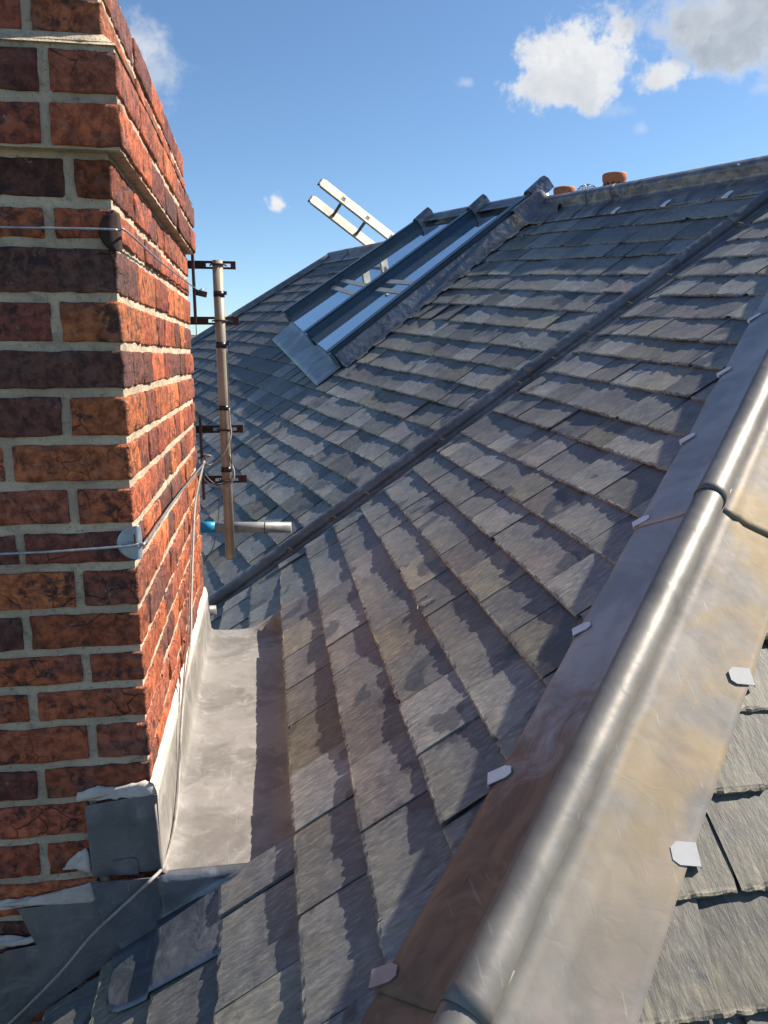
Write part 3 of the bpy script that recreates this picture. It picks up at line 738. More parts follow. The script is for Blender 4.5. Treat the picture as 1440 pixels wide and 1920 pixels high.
# ------------------------------------------------------------------ skylight
sky_t = thing('skylight', 'long patent-glazed skylight with dark blue frame bars and two sky-reflecting panes', 'skylight')
bl, br, tr, tl = [Vector((q[0], q[1])) for q in SKQ]
bm_, tm_ = Vector((2.68, 1.715)), Vector((2.53, 3.46))
def PCv(q, h): return PC.p(q.x, q.y, h)
def bar(a, b, w, h0, h1, name, mat, parent=sky_t, bev=0.003):
    mb = MB(); d = (b-a).normalized(); s_ = Vector((-d.y, d.x))*w/2
    mb.prism([PCv(a-s_, h0), PCv(a+s_, h0), PCv(b+s_, h0), PCv(b-s_, h0)][::-1], PC.N*(h1-h0)); return mb.obj(name, mat, parent, bevel=bev)
for a, b in ((bl, tl), (bm_, tm_), (br, tr)):
    bb = bar(a, b, 0.085, 0.030, 0.148, 'glazing_bar', 'frame')
    c = bar(a-(b-a)*0.012, b, 0.062, 0.150, 0.160, 'bar_cap', 'frame', bb, 0.001)
    d_ = (b-a).normalized(); sd_ = Vector((-d_.y, d_.x))
    mb = MB(); mb.prism([PCv(a-d_*.012-sd_*.05, .03), PCv(a-d_*.012+sd_*.05, .03), PCv(a-d_*.012+sd_*.05, .125), PCv(a-d_*.012-sd_*.05, .125)], PC.U*0.006); mb.obj('end_plate', 'frame', bb)
def pane(a0, a1, b1, b0, name):
    mb = MB(); s1 = (a1-a0).normalized()*0.04; s2 = (b1-b0).normalized()*0.04
    mb.prism([PCv(a0+s1, .082), PCv(a1-s1, .082), PCv(b1-s2, .082), PCv(b0+s2, .082)], PC.N*0.012); return mb.obj(name, 'glass', sky_t)
pane(br+(tr-br)*0.0, bm_, tm_, tr, 'glass_pane'); pane(bm_, bl, tl, tm_, 'glass_pane')
# thin pale strips laid on the glass, standing in for reflected house windows
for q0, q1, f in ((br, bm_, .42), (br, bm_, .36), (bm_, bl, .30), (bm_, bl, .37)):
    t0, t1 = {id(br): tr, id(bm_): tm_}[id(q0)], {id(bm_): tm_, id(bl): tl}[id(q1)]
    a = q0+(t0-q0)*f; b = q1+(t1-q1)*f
    mb = MB(); mb.prism([PCv(a, .096), PCv(b, .096), PCv(b+(t1-q1).normalized()*.045, .096), PCv(a+(t0-q0).normalized()*.045, .096)], PC.N*0.004); mb.obj('reflection_strip', 'reflection', sky_t)
# dark kerb under the glass
mb = MB(); mb.prism([PCv(q, .0) for q in (br, bl, tl, tr)][::-1], PC.N*0.075); mb.obj('kerb', 'lead_dark', sky_t)
# lead side flashing, dressed and dimpled
rows = []
for k in range(61):
    f = k/60; q = br + (tr-br)*f; row = []
    for j, (dx, hh) in enumerate(((-.038, .125), (-.05, .118), (-.056, .09), (-.062, .06), (-.075, .04), (-.105, .034), (-.135, .029))):
        dm = 0.0055*fb(f*30, j*0.6, 3)*(1 if 1 < j < 6 else .3)
        row.append(PC.p(q.x+dx+dm, q.y, hh+dm))
    rows.append(row)
mb = MB(); mb.quad_grid(rows); mb.obj('side_flashing', 'lead_blue', sky_t, solid=0.0025)
for i in range(12):                                     # stepped soakers, one per course
    f0 = 0.04 + i*0.079; q = br + (tr-br)*f0
    mb = MB(); mb.prism([PC.p(q.x-.12, q.y, .030), PC.p(q.x-.175, q.y+.005, .030), PC.p(q.x-.160, q.y+.09, .024), PC.p(q.x-.115, q.y+.12, .028)], PC.N*0.0025); mb.obj('soaker', 'lead_dark', sky_t)
# lead saddles where the bars meet the ridge
for q, w in ((tl, .055), (tm_, .055), (tr, .065)):
    mb = MB(); c = PCv(q, .15)
    rows = []
    for k in range(5):
        f = k/4; pts = []
        for (x, h) in ((-w, -.05), (-w*.75, .02), (-w*.2, .045), (w*.5, .04), (w*.9, .02), (w, -.05)):
            pts.append(PC.p(q.x+x, q.y-.11+f*.17, .135+h+.012*f+0.003*fb(f*4, x*30)))
        rows.append(pts)
    mb.quad_grid(rows, smooth=False); mb.obj('lead_saddle', 'lead_blue', sky_t, solid=0.003)
mb = MB(); rows = []
for k in range(9):
    f = k/8; pts = []
    for (x, h) in ((-.05, .155), (-.10, .15), (-.13, .10), (-.17, .05), (-.26, .036), (-.36, .034)):
        pts.append(PC.p(tr.x+x-f*.02, 3.22+f*.26, h+.004*fb(f*5, x*20)+(0.05*f if x < -.15 and f > .6 else 0)))
    rows.append(pts)
mb.quad_grid(rows); mb.obj('lead_saddle', 'lead_ridge', sky_t, solid=0.003)
rows = []
for k in range(25):
    f = k/24; w = tr.x-.02 + (tl.x+.1-tr.x)*f
    s = 3.44 - .0*f; rows.append([PC.p(w, s-.07, .125), PC.p(w, s-.01, .128+.002*fb(w*6, 1)), PC.p(w, s+.03, .135), PC.p(w, s+.08, .12), PC.p(w, s+.14, .02)])
mb = MB(); mb.quad_grid(rows); mb.obj('top_flashing', 'lead_blue', sky_t, solid=0.003)
# apron under the low end
rows = []
top = [(1.72, 1.63), (3.90, 1.95)]; bot = [(1.72, 1.345), (3.84, 1.67)]
for k in range(31):
    f = k/30
    a = Vector(top[0]).lerp(Vector(top[1]), f); b = Vector(bot[0]).lerp(Vector(bot[1]), f)
    row = []
    for j in range(7):
        g_ = j/6; q = a.lerp(b, g_); hh = 0.029 + (0.06*(1-g_/.20)**1.6 if g_ < .20 else 0) + 0.006*fb(f*12, g_*4, 2)
        row.append(PC.p(q.x, q.y, hh))
    rows.append(row)
mb = MB(); mb.quad_grid(rows); mb.obj('lead_apron', 'lead_pale', sky_t, solid=0.0015)

# ------------------------------------------------------------------ chimney
XS, YF, YB, DEP = -0.2345, 1.365, 2.62, 0.105        # side face, front face, back face
XL = -0.98
chim = thing('chimney_stack', 'weathered red brick chimney with cream mortar filling the left of the view', 'chimney', (XS, YF, -1.3))
inv = Vector((XS, YF, -1.3))
rb = random.Random(3)
PAL = [(0.52, 0.145, 0.055), (0.46, 0.125, 0.055), (0.42, 0.11, 0.055), (0.34, 0.09, 0.05), (0.24, 0.07, 0.048), (0.19, 0.07, 0.05), (0.54, 0.165, 0.06), (0.40, 0.12, 0.065), (0.48, 0.125, 0.05)]
def brick(x0, x1, y0, y1, z0, z1, cell, colour, wob=0.0014, parent=chim):
    """a hand-made brick: rounded box with worn, uneven faces"""
    cx, cy, cz = (x0+x1)/2, (y0+y1)/2, (z0+z1)/2; hx, hy, hz = (x1-x0)/2, (y1-y0)/2, (z1-z0)/2
    r = rb.uniform(0.0018, 0.0045); sd_ = rb.uniform(0, 99)
    mb = MB(); idx = {}
    nx, ny, nz = [max(4, min(16, round(2*h/cell)+2)) for h in (hx, hy, hz)]
    def gl(i, n, h):                     # grid lines bunched at the arrises keep them crisp
        return -h if i == 0 else h if i == n else (-h+r) + (2*h-2*r)*(i-1)/max(1, n-2)
    def vert(i, j, k):
        key = (i, j, k)
        if key in idx: return idx[key]
        p = Vector((gl(i, nx, hx), gl(j, ny, hy), gl(k, nz, hz)))
        q = Vector((max(-hx+r, min(hx-r, p.x)), max(-hy+r, min(hy-r, p.y)), max(-hz+r, min(hz-r, p.z))))
        d = p-q
        if d.length > 1e-6: p = q + d.normalized()*r
        n1 = noise.noise_vector(Vector((p.x*38+sd_, p.y*38, p.z*38)))*wob*0.8 + noise.noise_vector(Vector((p.x*11, p.y*11+sd_, p.z*11)))*wob*0.9 + noise.noise_vector(Vector((p.x*95, p.y*95, p.z*95+sd_)))*wob*0.7
        p = p + n1 + Vector((noise.noise(Vector((p.x*30+sd_, p.y*30, p.z*45))), 0, noise.noise(Vector((p.x*30, p.y*30+sd_, p.z*45)))))*0.0026
        idx[key] = len(mb.v); mb.v.append((p.x+cx-inv.x, p.y+cy-inv.y, p.z+cz-inv.z)); return idx[key]
    def grid(n, m, f, flip):
        for a in range(n):
            for b in range(m):
                q = (f(a, b), f(a+1, b), f(a+1, b+1), f(a, b+1)); mb.f.append(q[::-1] if flip else q); mb.sm.append(True)
    grid(nx, nz, lambda a, b: vert(a, 0, b), False)              # front (-Y)
    grid(ny, nz, lambda a, b: vert(nx, a, b), False)             # side (+X)
    grid(nx, ny, lambda a, b: vert(a, b, nz), False)
    grid(nx, ny, lambda a, b: vert(a, b, 0), True)
    grid(ny, nz, lambda a, b: vert(0, a, b), True)
    grid(nx, nz, lambda a, b: vert(a, ny, b), True)
    o = mb.obj('brick', 'brick', parent); o.color = (*colour, 1); return o
def bc(sooty=0.0):
    c = rb.choice(PAL); v = rb.uniform(0.92, 1.5)*(1-sooty*rb.random()); return tuple(x*v for x in c)
JT = 0.0155
# z of the mortar beds, read from the corner
beds = [-1.285, -1.205, -1.125, -1.045, -0.965, -0.885, -0.807, -0.735, -0.654, -0.585, -0.517, -0.441, -0.361, -0.292, -0.216, -0.139, -0.059, 0.017, 0.096, 0.181, 0.243, 0.316]
beds += [0.392, 0.468, 0.5455, 0.618]
front_j = {20: -.301, 19: -.337, 18: None, 17: -.339, 16: None, 15: -.335, 14: -.434, 13: -.335, 12: -.427, 11: -.336, 10: -.430, 9: -.335, 8: -.433, 7: -.336, 6: -.431, 5: -.345, 4: -.439, 21: -.326, 22: -.322, 23: -.346}
for i in range(len(beds)-1):
    z0, z1 = beds[i]+JT/2, beds[i+1]-JT/2
    p = 0.023 if i in (21, 22) else 0.0
    xs, yf, yb = XS+p, YF-p, YB+p*0.6
    if i >= 23: yb = YB+0.02
    j = front_j.get(i, -.335 if i % 2 else -.43)
    if j is None: j = xs-0.218
    Lf = xs-j-JT/2
    header = Lf < 0.15
    sooty = 0.55 if i in (16, 18, 20) else 0.2
    ls = 0.215 if header else 0.105
    # corner brick
    col = bc(sooty)
    if i in (18, 16): col = (0.17, 0.075, 0.055)
    if i in (17,): col = (0.50, 0.16, 0.06)
    brick(xs-Lf+rb.uniform(-.001, .001), xs+rb.uniform(-.0015, .0015), yf+rb.uniform(-.001, .0015), yf+ls, z0, z1, 0.0125, col)
    # rest of the front
    x = j-JT/2; flip = header
    while x > XL+0.02:
        w = (0.215 if flip else 0.105)+rb.uniform(-.006, .006)
        if x-w < XL: w = x-XL
        if w > 0.04: brick(x-w, x, yf+rb.uniform(-.001, .0025), yf+DEP, z0+rb.uniform(-.0012, .0012), z1+rb.uniform(-.0012, .0012), 0.0135, bc(sooty))
        x -= w+JT*rb.uniform(.7, 1.15)
        flip = not flip if rb.random() < .6 else flip
    # the sunlit side
    y = yf+ls+JT*.6
    while y < yb-0.03:
        w = (0.105 if rb.random() < (.8 if i % 3 else .3) else 0.210)+rb.uniform(-.006, .006)
        if y+w > yb-0.06: w = yb-y
        brick(xs-DEP, xs+rb.uniform(-.0025, .002), y, y+w, z0+rb.uniform(-.001, .001), z1+rb.uniform(-.001, .001), 0.021, bc(0.1))
        y += w+JT*rb.uniform(.5, .85)
# mortar: roughened faces a little behind the brick faces, one shell for the body, one for the corbel
def mortar_shell(x0, x1, y0, y1, z0, z1, inset, name='mortar', seed=0, cell=0.011):
    mb = MB(); b0 = inv
    def pt(p, n):
        a = 0.0024*noise.noise(p*75) + 0.0020*noise.noise(p*26+Vector((seed, 0, 0)))
        return p + n*(a) - b0
    nx, ny, nz = int((x1-x0)/cell), int((y1-y0)/cell), int((z1-z0)/cell)
    mb.quad_grid([[pt(Vector((x0+(x1-x0-inset)*i/nx, y0+inset, z0+(z1-z0)*k/nz)), Vector((0, -1, 0)) if i < nx else Vector()) for i in range(nx+1)] for k in range(nz+1)])
    mb.quad_grid([[pt(Vector((x1-inset, y0+inset+(y1-y0-inset)*i/ny, z0+(z1-z0)*k/nz)), Vector((1, 0, 0)) if i else Vector()) for i in range(ny+1)] for k in range(nz+1)])
    mb.quad_grid([[pt(Vector((x0, y1, z)), Vector()) for z in (z0, z1)], [pt(Vector((x1-inset, y1, z)), Vector()) for z in (z0, z1)]], smooth=False)
    for z in (z0, z1):
        mb.face([pt(Vector(q), Vector()) for q in ((x0, y0+inset, z), (x1-inset, y0+inset, z), (x1-inset, y1, z), (x0, y1, z))])
    mb.face([pt(Vector(q), Vector()) for q in ((x0, y0+inset, z0), (x0, y1, z0), (x0, y1, z1), (x0, y0+inset, z1))])
    return mb.obj(name, 'mortar', chim)
mortar_shell(XL, XS, YF, YB-.012, -1.32, 0.322, 0.0055)
mortar_shell(XL, XS+.023, YF-.023, YB, 0.319, 0.474, 0.0052, seed=4)
mortar_shell(XL, XS, YF, YB+.008, 0.474, 0.614, 0.0052, seed=8)
# sloping weathering of mortar over the corbel
rows = []
for k in range(6):
    f = k/5; row = []
    pr_ = 0.022*(1-f)
    for i in range(60):
        x = XL + (XS-XL)*i/59; row.append(Vector((x+(pr_ if i == 59 else 0), YF-pr_-0.001+0.002*fb(x*20, f), 0.468+f*0.022)) - inv)
    for i in range(1, 90):
        y = YF + (YB-YF)*i/89; row.append(Vector((XS+pr_+0.002*fb(y*20, f, 3), y, 0.468+f*0.022)) - inv)
    rows.append(row)
mb = MB(); mb.quad_grid(rows); mb.obj('mortar_weathering', 'mortar', chim)
# lumpy white fillets pressed over the lead
def fillet(poly, y=YF-0.004, th=0.0055, seed=0, axis='front'):
    """poly in (x,z) or (y,z), ragged outline, domed"""
    pts = []
    n = len(poly)
    for i in range(n):
        a = Vector((poly[i][0], poly[i][1])); b = Vector((poly[(i+1) % n][0], poly[(i+1) % n][1]))
        m = max(1, int((b-a).length/0.006))
        for k in range(m):
            q = a.lerp(b, k/m); q += Vector((noise.noise(Vector((q.x*90, q.y*90, seed))), noise.noise(Vector((q.x*90, q.y*90, seed+9)))))*0.0042
            pts.append(q)
    c = sum(pts, Vector((0, 0)))/len(pts)
    mb = MB(); rows = []
    for f, hh in ((1.0, 0.0), (0.93, 0.75), (0.75, 1.0), (0.45, 1.05), (0.15, 1.0), (0.0, 1.0)):
        row = []
        for q in pts:
            r_ = c.lerp(q, f) if f < 1 else q
            d = th*hh*(1+0.5*noise.noise(Vector((r_.x*60, r_.y*60, seed))))
            row.append((Vector((r_.x, y-d, r_.y)) if axis == 'front' else Vector((y+d, r_.x, r_.y))) - inv)
        rows.append(row)
    mb.quad_grid(rows, closed=True); return mb.obj('mortar_fillet', 'fillet', chim)
fillet([(-.372, -.806), (-.368, -.790), (-.33, -.781), (-.30, -.784), (-.245, -.776), (-.226, -.785), (-.226, -.808), (-.31, -.806)], seed=1)
fillet([(-.405, -.945), (-.385, -.918), (-.362, -.905), (-.356, -.915), (-.354, -.958), (-.38, -.946)], seed=2)
fillet([(-.75, -1.02), (-.75, -1.00), (-.53, -.998), (-.45, -.997), (-.39, -.985), (-.346, -.975), (-.343, -1.018), (-.46, -1.012), (-.54, -1.02)], seed=3)
fillet([(-.75, -1.10), (-.75, -1.075), (-.52, -1.072), (-.475, -1.083), (-.463, -1.092), (-.53, -1.10)], seed=4)
rows = []                                                # fillet along the top of the side upstand
for k in range(100):
    f = k/99; y = YF-0.008 + (YB+.04-YF)*f; wv = 0.004*fb(y*25, 1) + 0.006*fb(y*7, 2)
    z = -0.803 - 0.012*f
    rows.append([Vector(q)-inv for q in ((XS-.002, y, z+.026+wv), (XS+.004, y, z+.022+wv), (XS+.0085+.002*fb(y*40, 5), y, z+.006), (XS+.010, y, z-.008+wv*.6), (XS+.005, y, z-.014+wv*.6))])
mb = MB(); mb.quad_grid(rows); mb.obj('mortar_fillet', 'fillet', chim)
# front step flashing (dark lead on the shaded face)
def front_sheet(poly, y, name='step_flashing', mat='lead_dark', th=0.003):
    mb = MB(); mb.prism([Vector((x, y, z))-inv for x, z in poly], Vector((0, -th, 0))); return mb.obj(name, mat, chim, bevel=0.0008)
sl_z = lambda x, o=0: -0.91 + (x-0.045)*math.tan(TH) + o
front_sheet([(-.356, -.815), (-.240, -.803), (-.2245, -.803), (-.2245, -.962), (-.352, -.965)], YF-.0065, 'corner_soaker')
front_sheet([(-.492, -1.018), (-.345, -1.014), (-.322, -1.05), (-.30, sl_z(-.30, .02)), (-.95, sl_z(-.95, .02)), (-.95, -1.40), (-.52, -1.105), (-.465, -1.10)], YF-.0045)
mb = MB(); mb.prism([Vector((x, YF-.0100, z))-inv for x, z in [(-.312, -.963), (-.268, -.965), (-.268, -.935), (-.277, -.929), (-.312, -.932)]], Vector((0, -.0015, 0))); mb.obj('clip', 'lead_dark', chim)

# ------------------------------------------------------------------ back gutter
gut = thing('back_gutter', 'pale grey lead box gutter between the chimney and the slate slope', 'gutter')
ZG = -0.972
rows = []
for k in range(49):
    y = GUT0-0.006 + (GUT1-GUT0-.018)*k/48; row = []
    for x, z in ((XS+.004, ZG+.150), (XS+.006, ZG+.10), (XS+.007, ZG+.045), (XS+.010, ZG+.012), (XS+.020, ZG+.003), (-.18, ZG), (-.14, ZG), (-.10, ZG), (-.06, ZG), (-.02, ZG+.001), (.02, ZG+.004), (.040, ZG+.014), (.052, ZG+.040), (.075, ZG+.058)):
        dm = 0.0022*fb(y*7, x*14+z*9, 2)
        row.append((x + (dm if z > ZG+.02 and x < 0 else 0), y, z + (dm if z < ZG+.02 else 0)))
    rows.append(row)
rows.append([(x, y+.012, max(z, sl_z(x, .020)) if x > XS+.02 else z) for (x, y, z) in rows[-1]])
rows.append([(x, y+.035, z) for (x, y, z) in rows[-1]])
mb = MB(); mb.quad_grid([r[::-1] for r in rows]); mb.obj('gutter_floor', 'lead', gut, solid=0.003)
# near end: rounded welt, drop down the slope and a long apron lobe over the slates
def vz(x): return sl_z(x, 0.024)
YE = GUT0-0.012
rows = []
for k in range(21):
    f = k/20; x = -.232 + (.045+.232)*f
    zt = ZG+.002; zb = min(vz(x)+.006, zt-.001)
    wl = 0.0014*noise.noise(Vector((x*90, 0, 0)))
    rows.append([(x, YE+.02, zt+.003), (x, YE+.006, zt+.005+wl), (x, YE-.002, zt+.001+wl), (x, YE-.004, zt-.008+wl), (x, YE-.002, (zt+zb)/2), (x, YE-.004, zb+.008), (x, YE-.014, zb)])
mb = MB(); mb.quad_grid(rows); mb.obj('end_face', 'lead_blue', gut, solid=0.0025)
rows = []
front_e = {}
def lobe_y(u):                 # near edge of the apron, by distance down the slope
    if u < -.425: return 1.335
    if u > -.09: return 1.325
    pts = [(-.425, 1.30), (-.421, 1.235), (-.410, 1.207), (-.39, 1.190), (-.36, 1.183), (-.31, 1.176), (-.172, 1.166), (-.171, 1.32), (-.09, 1.330)]
    for (a, b), (c, d) in zip(pts, pts[1:]):
        if a <= u <= c: return b+(d-b)*(u-a)/(c-a)
for k in range(76):
    u = -.425 + (.425-.125)*k/75; y0 = lobe_y(min(u, -.1721)); y1 = YE-.002; row = []
    if u > -.172: hb = .0145
    elif u > -.316: hb = .0165 + .0150*(-.172-u)/.144
    elif u > -.328: hb = .0315 - .0110*(-.316-u)/.012
    else: hb = .0205 + .009*(-.328-u)/.097
    for j in range(9):
        f = j/8; y = y0+(y1-y0)*f
        row.append(PA.p(y, u, hb+0.0018*fb(y*16, u*12, 3)-(.001 if j == 0 else 0)+(.010 if f == 1 else .004 if j == 7 else 0)))
    rows.append(row)
mb = MB(); mb.quad_grid([r[::-1] for r in rows]); mb.obj('apron', 'lead_blue', gut, solid=0.0028)
# the soaker's drop below the corner, front of the stack
mb = MB(); mb.prism([Vector(q) for q in ((-.352, YE+.0, -.963), (-.228, YE+.0, -.965), (-.228, YE-.0, vz(-.228)+.004), (-.302, YE, vz(-.302)+.004), (-.330, YE, -1.045), (-.343, YE, -1.02))], Vector((0, -.003, 0)))
mb.obj('corner_piece', 'lead_blue', gut)
stub = MB(); stub.tube([(-.30, 2.74, -.905), (-.205, 2.74, -.905)], 0.018, 16); stub.tube([(-.206, 2.74, -.905), (-.2045, 2.74, -.905)], 0.0145, 16)
thing('pipe_stub', 'short pale pipe end poking out behind the chimney foot beside the dark roll', 'pipe', o=stub.obj('pipe_stub', 'greypipe', None))
# ------------------------------------------------------------------ aerial mast and its wall brackets
YM = 2.70
mast = thing('aerial_mast', 'rusty buff aerial mast pole held by four brackets behind the chimney', 'mast', (-.147, YM, -.70))
iv = Vector((-.147, YM, -.70))
mb = MB(); mb.tube([Vector((-.1475, YM, .312))-iv, Vector((-.1465, YM, .0))-iv, Vector((-.1440, YM, -.700))-iv], 0.0172, 20); mb.obj('pole', 'pole', mast)
mb = MB(); mb.tube([Vector((-.1440, YM, -.703))-iv, Vector((-.1440, YM, -.699))-iv], 0.0145, 16); mb.obj('pole_end', 'iron', mast)
for z, x1 in ((.299, -.090), (.119, -.086), (-.245, -.085), (-.421, -.078)):
    mb = MB(); yb_ = YM+.019; x0 = -.30; hz = .0125; th = .003
    # arm with two slots
    sl_ = [(-.172, -.160), (-.128, -.104)]
    sl_ = [(-.186, -.166), (-.130, -.106)]
    xs_ = [x0, sl_[0][0], sl_[0][1], sl_[1][0], sl_[1][1], x1]
    for k in range(5):
        a, b = xs_[k], xs_[k+1]
        if k in (1, 3):
            for s_ in (-1, 1): mb.box(Vector(((a+b)/2, yb_, z+s_*.0090))-iv, ((b-a)/2, 0, 0), (0, th/2, 0), (0, 0, .0035))
        else: mb.box(Vector(((a+b)/2, yb_, z))-iv, ((b-a)/2, 0, 0), (0, th/2, 0), (0, 0, hz))
    mb.box(Vector((x1-.001, yb_+.006, z))-iv, (.0015, 0, 0), (0, .007, 0), (0, 0, hz))
    mb.box(Vector(((x0+x1)/2, yb_+.006, z+hz))-iv, ((x1-x0)/2, 0, 0), (0, .006, 0), (0, 0, .0013))
    arm = mb.obj('bracket_arm', 'rust', mast)
    mb = MB(); ub = [Vector((-.147-.026, yb_+.008, z)), Vector((-.147-.023, YM+.004, z))] + [Vector((-.147+math.cos(a)*-.0215, YM-math.sin(a)*.0205, z)) for a in [R(q) for q in range(10, 171, 20)]] + [Vector((-.147+.023, YM+.004, z)), Vector((-.147+.026, yb_+.008, z))]
    mb.tube([q-iv for q in ub], 0.0028, 8); mb.obj('u_bolt', 'rust', arm)
for x0, z0, z1 in ((-.262, .30, .14), (-.262, -.22, -.45)):
    mb = MB(); mb.box(Vector((-.224, YM-.03, (z0+z1)/2))-iv, (.004, 0, 0), (0, .015, 0), (0, 0, (z0-z1)/2+.03)); mb.obj('wall_bar', 'iron', mast)
for z, hh, ou in ((.205, .009, .003), (.040, .010, .002), (-.170, .008, .001), (-.382, .009, .001)):
    mb = MB(); mb.tube([Vector((-.1465, YM, z-hh))-iv, Vector((-.1465, YM, z+hh))-iv], 0.0187, 18)
    if z > 0: mb.box(Vector((-.1465+.020, YM-.008, z+.003))-iv, (.006, 0, 0), (0, .001, 0), (0, 0, .006))
    mb.obj('tape_band', 'tape', mast)
# ------------------------------------------------------------------ pipe lying behind the mast
mb = MB(); mb.tube([(-.245, 2.78, -.603), (.075, 2.745, -.606)], 0.0195, 22); pipe = mb.obj('pipe', 'greypipe', None)
thing('scaffold_tube', 'short grey tube with a bright blue band sticking out level behind the mast', 'tube', o=pipe); pipe.name = 'scaffold_tube'
mb = MB(); mb.tube([(-.247, 2.7802, -.603), (-.197, 2.7748, -.6035)], 0.0202, 22); mb.obj('blue_sleeve', 'blue', pipe)
mb = MB(); mb.tube([(-.020, 2.7552, -.605), (-.017, 2.7548, -.605)], 0.0199, 22); mb.obj('rust_ring', 'rust', pipe)
# ------------------------------------------------------------------ wires and corner plates
def wire(label, pts, mat='wire', r=0.0022, name='wire_rope', cat='wire', group=None, n=6):
    path = smooth_path(pts, n); mb = MB(); mb.tube(path, r, 8); o = mb.obj(name, mat, None); thing(name, label, cat, o=o, group=group); return o
up = wire('upper steel wire across the chimney, bent round the rounded iron corner guard', [(-.99, 1.346, .199), (-.7, 1.346, .1995), (-.41, 1.347, .2), (-.255, 1.347, .2005), (-.228, 1.352, .2), (-.2165, 1.372, .1995), (-.219, 1.832, .203), (-.219, 2.60, .2175), (-.219, 2.70, .2175), (-.213, 2.72, .212)], r=0.0019)
mb = MB()
for k in range(5): mb.tube([(-.216, 2.70, .214), (-.205+.008*k*.6, 2.715+.003*k, .222+.004*(k % 3))], 0.0007, 5)
mb.obj('frayed_end', 'wire', up)
mb = MB(); mb.box((-.205, 2.71, .207), (.018, 0, -.004), (0, .006, 0), (.002, 0, .009)); thing('wall_hook', 'small dark iron hook holding the upper wire at the chimney far edge', 'hook', o=mb.obj('wall_hook', 'iron', None))
wire('lower twisted steel wire across the chimney, bent over the pale disc plate', [(-.99, 1.344, -.336), (-.7, 1.344, -.331), (-.456, 1.345, -.327), (-.361, 1.346, -.326), (-.26, 1.346, -.322), (-.226, 1.352, -.319), (-.2165, 1.375, -.3175), (-.216, 1.79, -.322), (-.216, 2.30, -.340), (-.214, 2.62, -.350), (-.206, 2.66, -.343)], r=0.0024)
# bent corner plates: rounded iron guard above, pale galvanised disc below
def corner_plate(name, mat, zc, rz, wx, wy, label, bulge=0.0):
    rows = []
    for k in range(13):
        a = -math.pi/2 + math.pi*k/12; z = zc + rz*math.sin(a); c = math.cos(a)
        row = []
        for j in range(8):
            f = j/7; x = XS + .0035 - wx*c*(1-f) - .006*f*0; row.append((x - .001, YF-.0065-bulge*math.sin(math.pi*f)*c, z))
        row.append((XS+.0065, YF-.0045, z)); row.append((XS+.0075, YF+.002, z))
        for j in range(1, 5):
            f = j/4; row.append((XS+.0072, YF+.002+wy*c*f, z))
        rows.append(row)
    mb = MB(); mb.quad_grid(rows); o = mb.obj(name, mat, None, solid=0.002); thing(name, label, 'corner plate', o=o); return o
corner_plate('corner_plate', 'rust', .198, .030, .028, .010, 'dark rounded iron corner guard under the upper wire', .006)
cp = corner_plate('corner_plate', 'plate', -.319, .030, .034, .018, 'pale galvanised half-disc plate under the lower wire', .0)
mb = MB(); mb.box((-.2335, 1.352, -.312), (.0015, 0, 0), (0, .004, 0), (0, 0, .011)); mb.obj('clip', 'copper', cp)
# ------------------------------------------------------------------ aerial cables
wire('long grey cable down the chimney edge and over the gutter lip to the lower left', [(-.215, 2.64, -.345), (-.222, 2.46, -.40), (-.222, 2.298, -.451), (-.222, 2.195, -.545), (-.222, 2.082, -.663), (-.218, 1.983, -.735), (-.216, 1.77, -.785), (-.216, 1.656, -.85), (-.219, 1.642, -.903), (-.217, 1.57, -.942), (-.216, 1.47, -.958), (-.222, 1.365, -.958), (-.240, 1.318, -.955), (-.273, 1.325, -.99), (-.353, 1.330, -1.066), (-.414, 1.335, -1.140), (-.480, 1.340, -1.21), (-.555, 1.36, -1.29), (-.65, 1.34, -1.355)], 'cable', 0.0033, 'aerial_cable', 'cable')
wire('thin dark cable lying beside the grey one down the side of the gutter upstand', [(-.216, 2.62, -.36), (-.2225, 2.2, -.50), (-.2225, 1.99, -.69), (-.2185, 1.80, -.76), (-.2175, 1.70, -.82), (-.2175, 1.60, -.90), (-.218, 1.50, -.955)], 'cable_dark', 0.0016, 'aerial_cable', 'cable')
wire('grey cable loop hanging off the mast in two coils below the hook', [(-.128, 2.682, -.17), (-.127, 2.682, -.222), (-.124, 2.676, -.259), (-.140, 2.664, -.304), (-.164, 2.66, -.340), (-.192, 2.66, -.360), (-.213, 2.655, -.357), (-.221, 2.65, -.342), (-.208, 2.652, -.327), (-.194, 2.654, -.330), (-.210, 2.655, -.336), (-.224, 2.65, -.352), (-.227, 2.655, -.384), (-.216, 2.66, -.412), (-.190, 2.662, -.433), (-.163, 2.664, -.438), (-.136, 2.666, -.431), (-.120, 2.668, -.409), (-.119, 2.676, -.385), (-.125, 2.684, -.365), (-.132, 2.69, -.33)], 'cable', 0.0030, 'aerial_cable', 'cable', n=5)
wire('second thinner coil of cable hanging under the mast bracket', [(-.225, 2.65, -.352), (-.222, 2.655, -.378), (-.205, 2.66, -.408), (-.185, 2.662, -.425), (-.160, 2.664, -.429), (-.135, 2.664, -.418), (-.125, 2.668, -.395), (-.1255, 2.682, -.30), (-.1275, 2.683, -.1), (-.1285, 2.683, .03)], 'cable_dark', 0.0022, 'aerial_cable', 'cable', n=5)
wire('thin dark cable dropping slantwise from the coil to behind the chimney', [(-.165, 2.668, -.430), (-.172, 2.67, -.50), (-.186, 2.66, -.60), (-.205, 2.66, -.66), (-.235, 2.66, -.70)], 'cable_dark', 0.0017, 'aerial_cable', 'cable')
mb = MB(); mb.tube([(-.235, 2.64, -.335), (-.205, 2.655, -.325), (-.198, 2.656, -.312)], 0.0028, 8); thing('eye_hook', 'little rusty hook at the chimney edge carrying the cable coils', 'hook', o=mb.obj('eye_hook', 'rust', None))

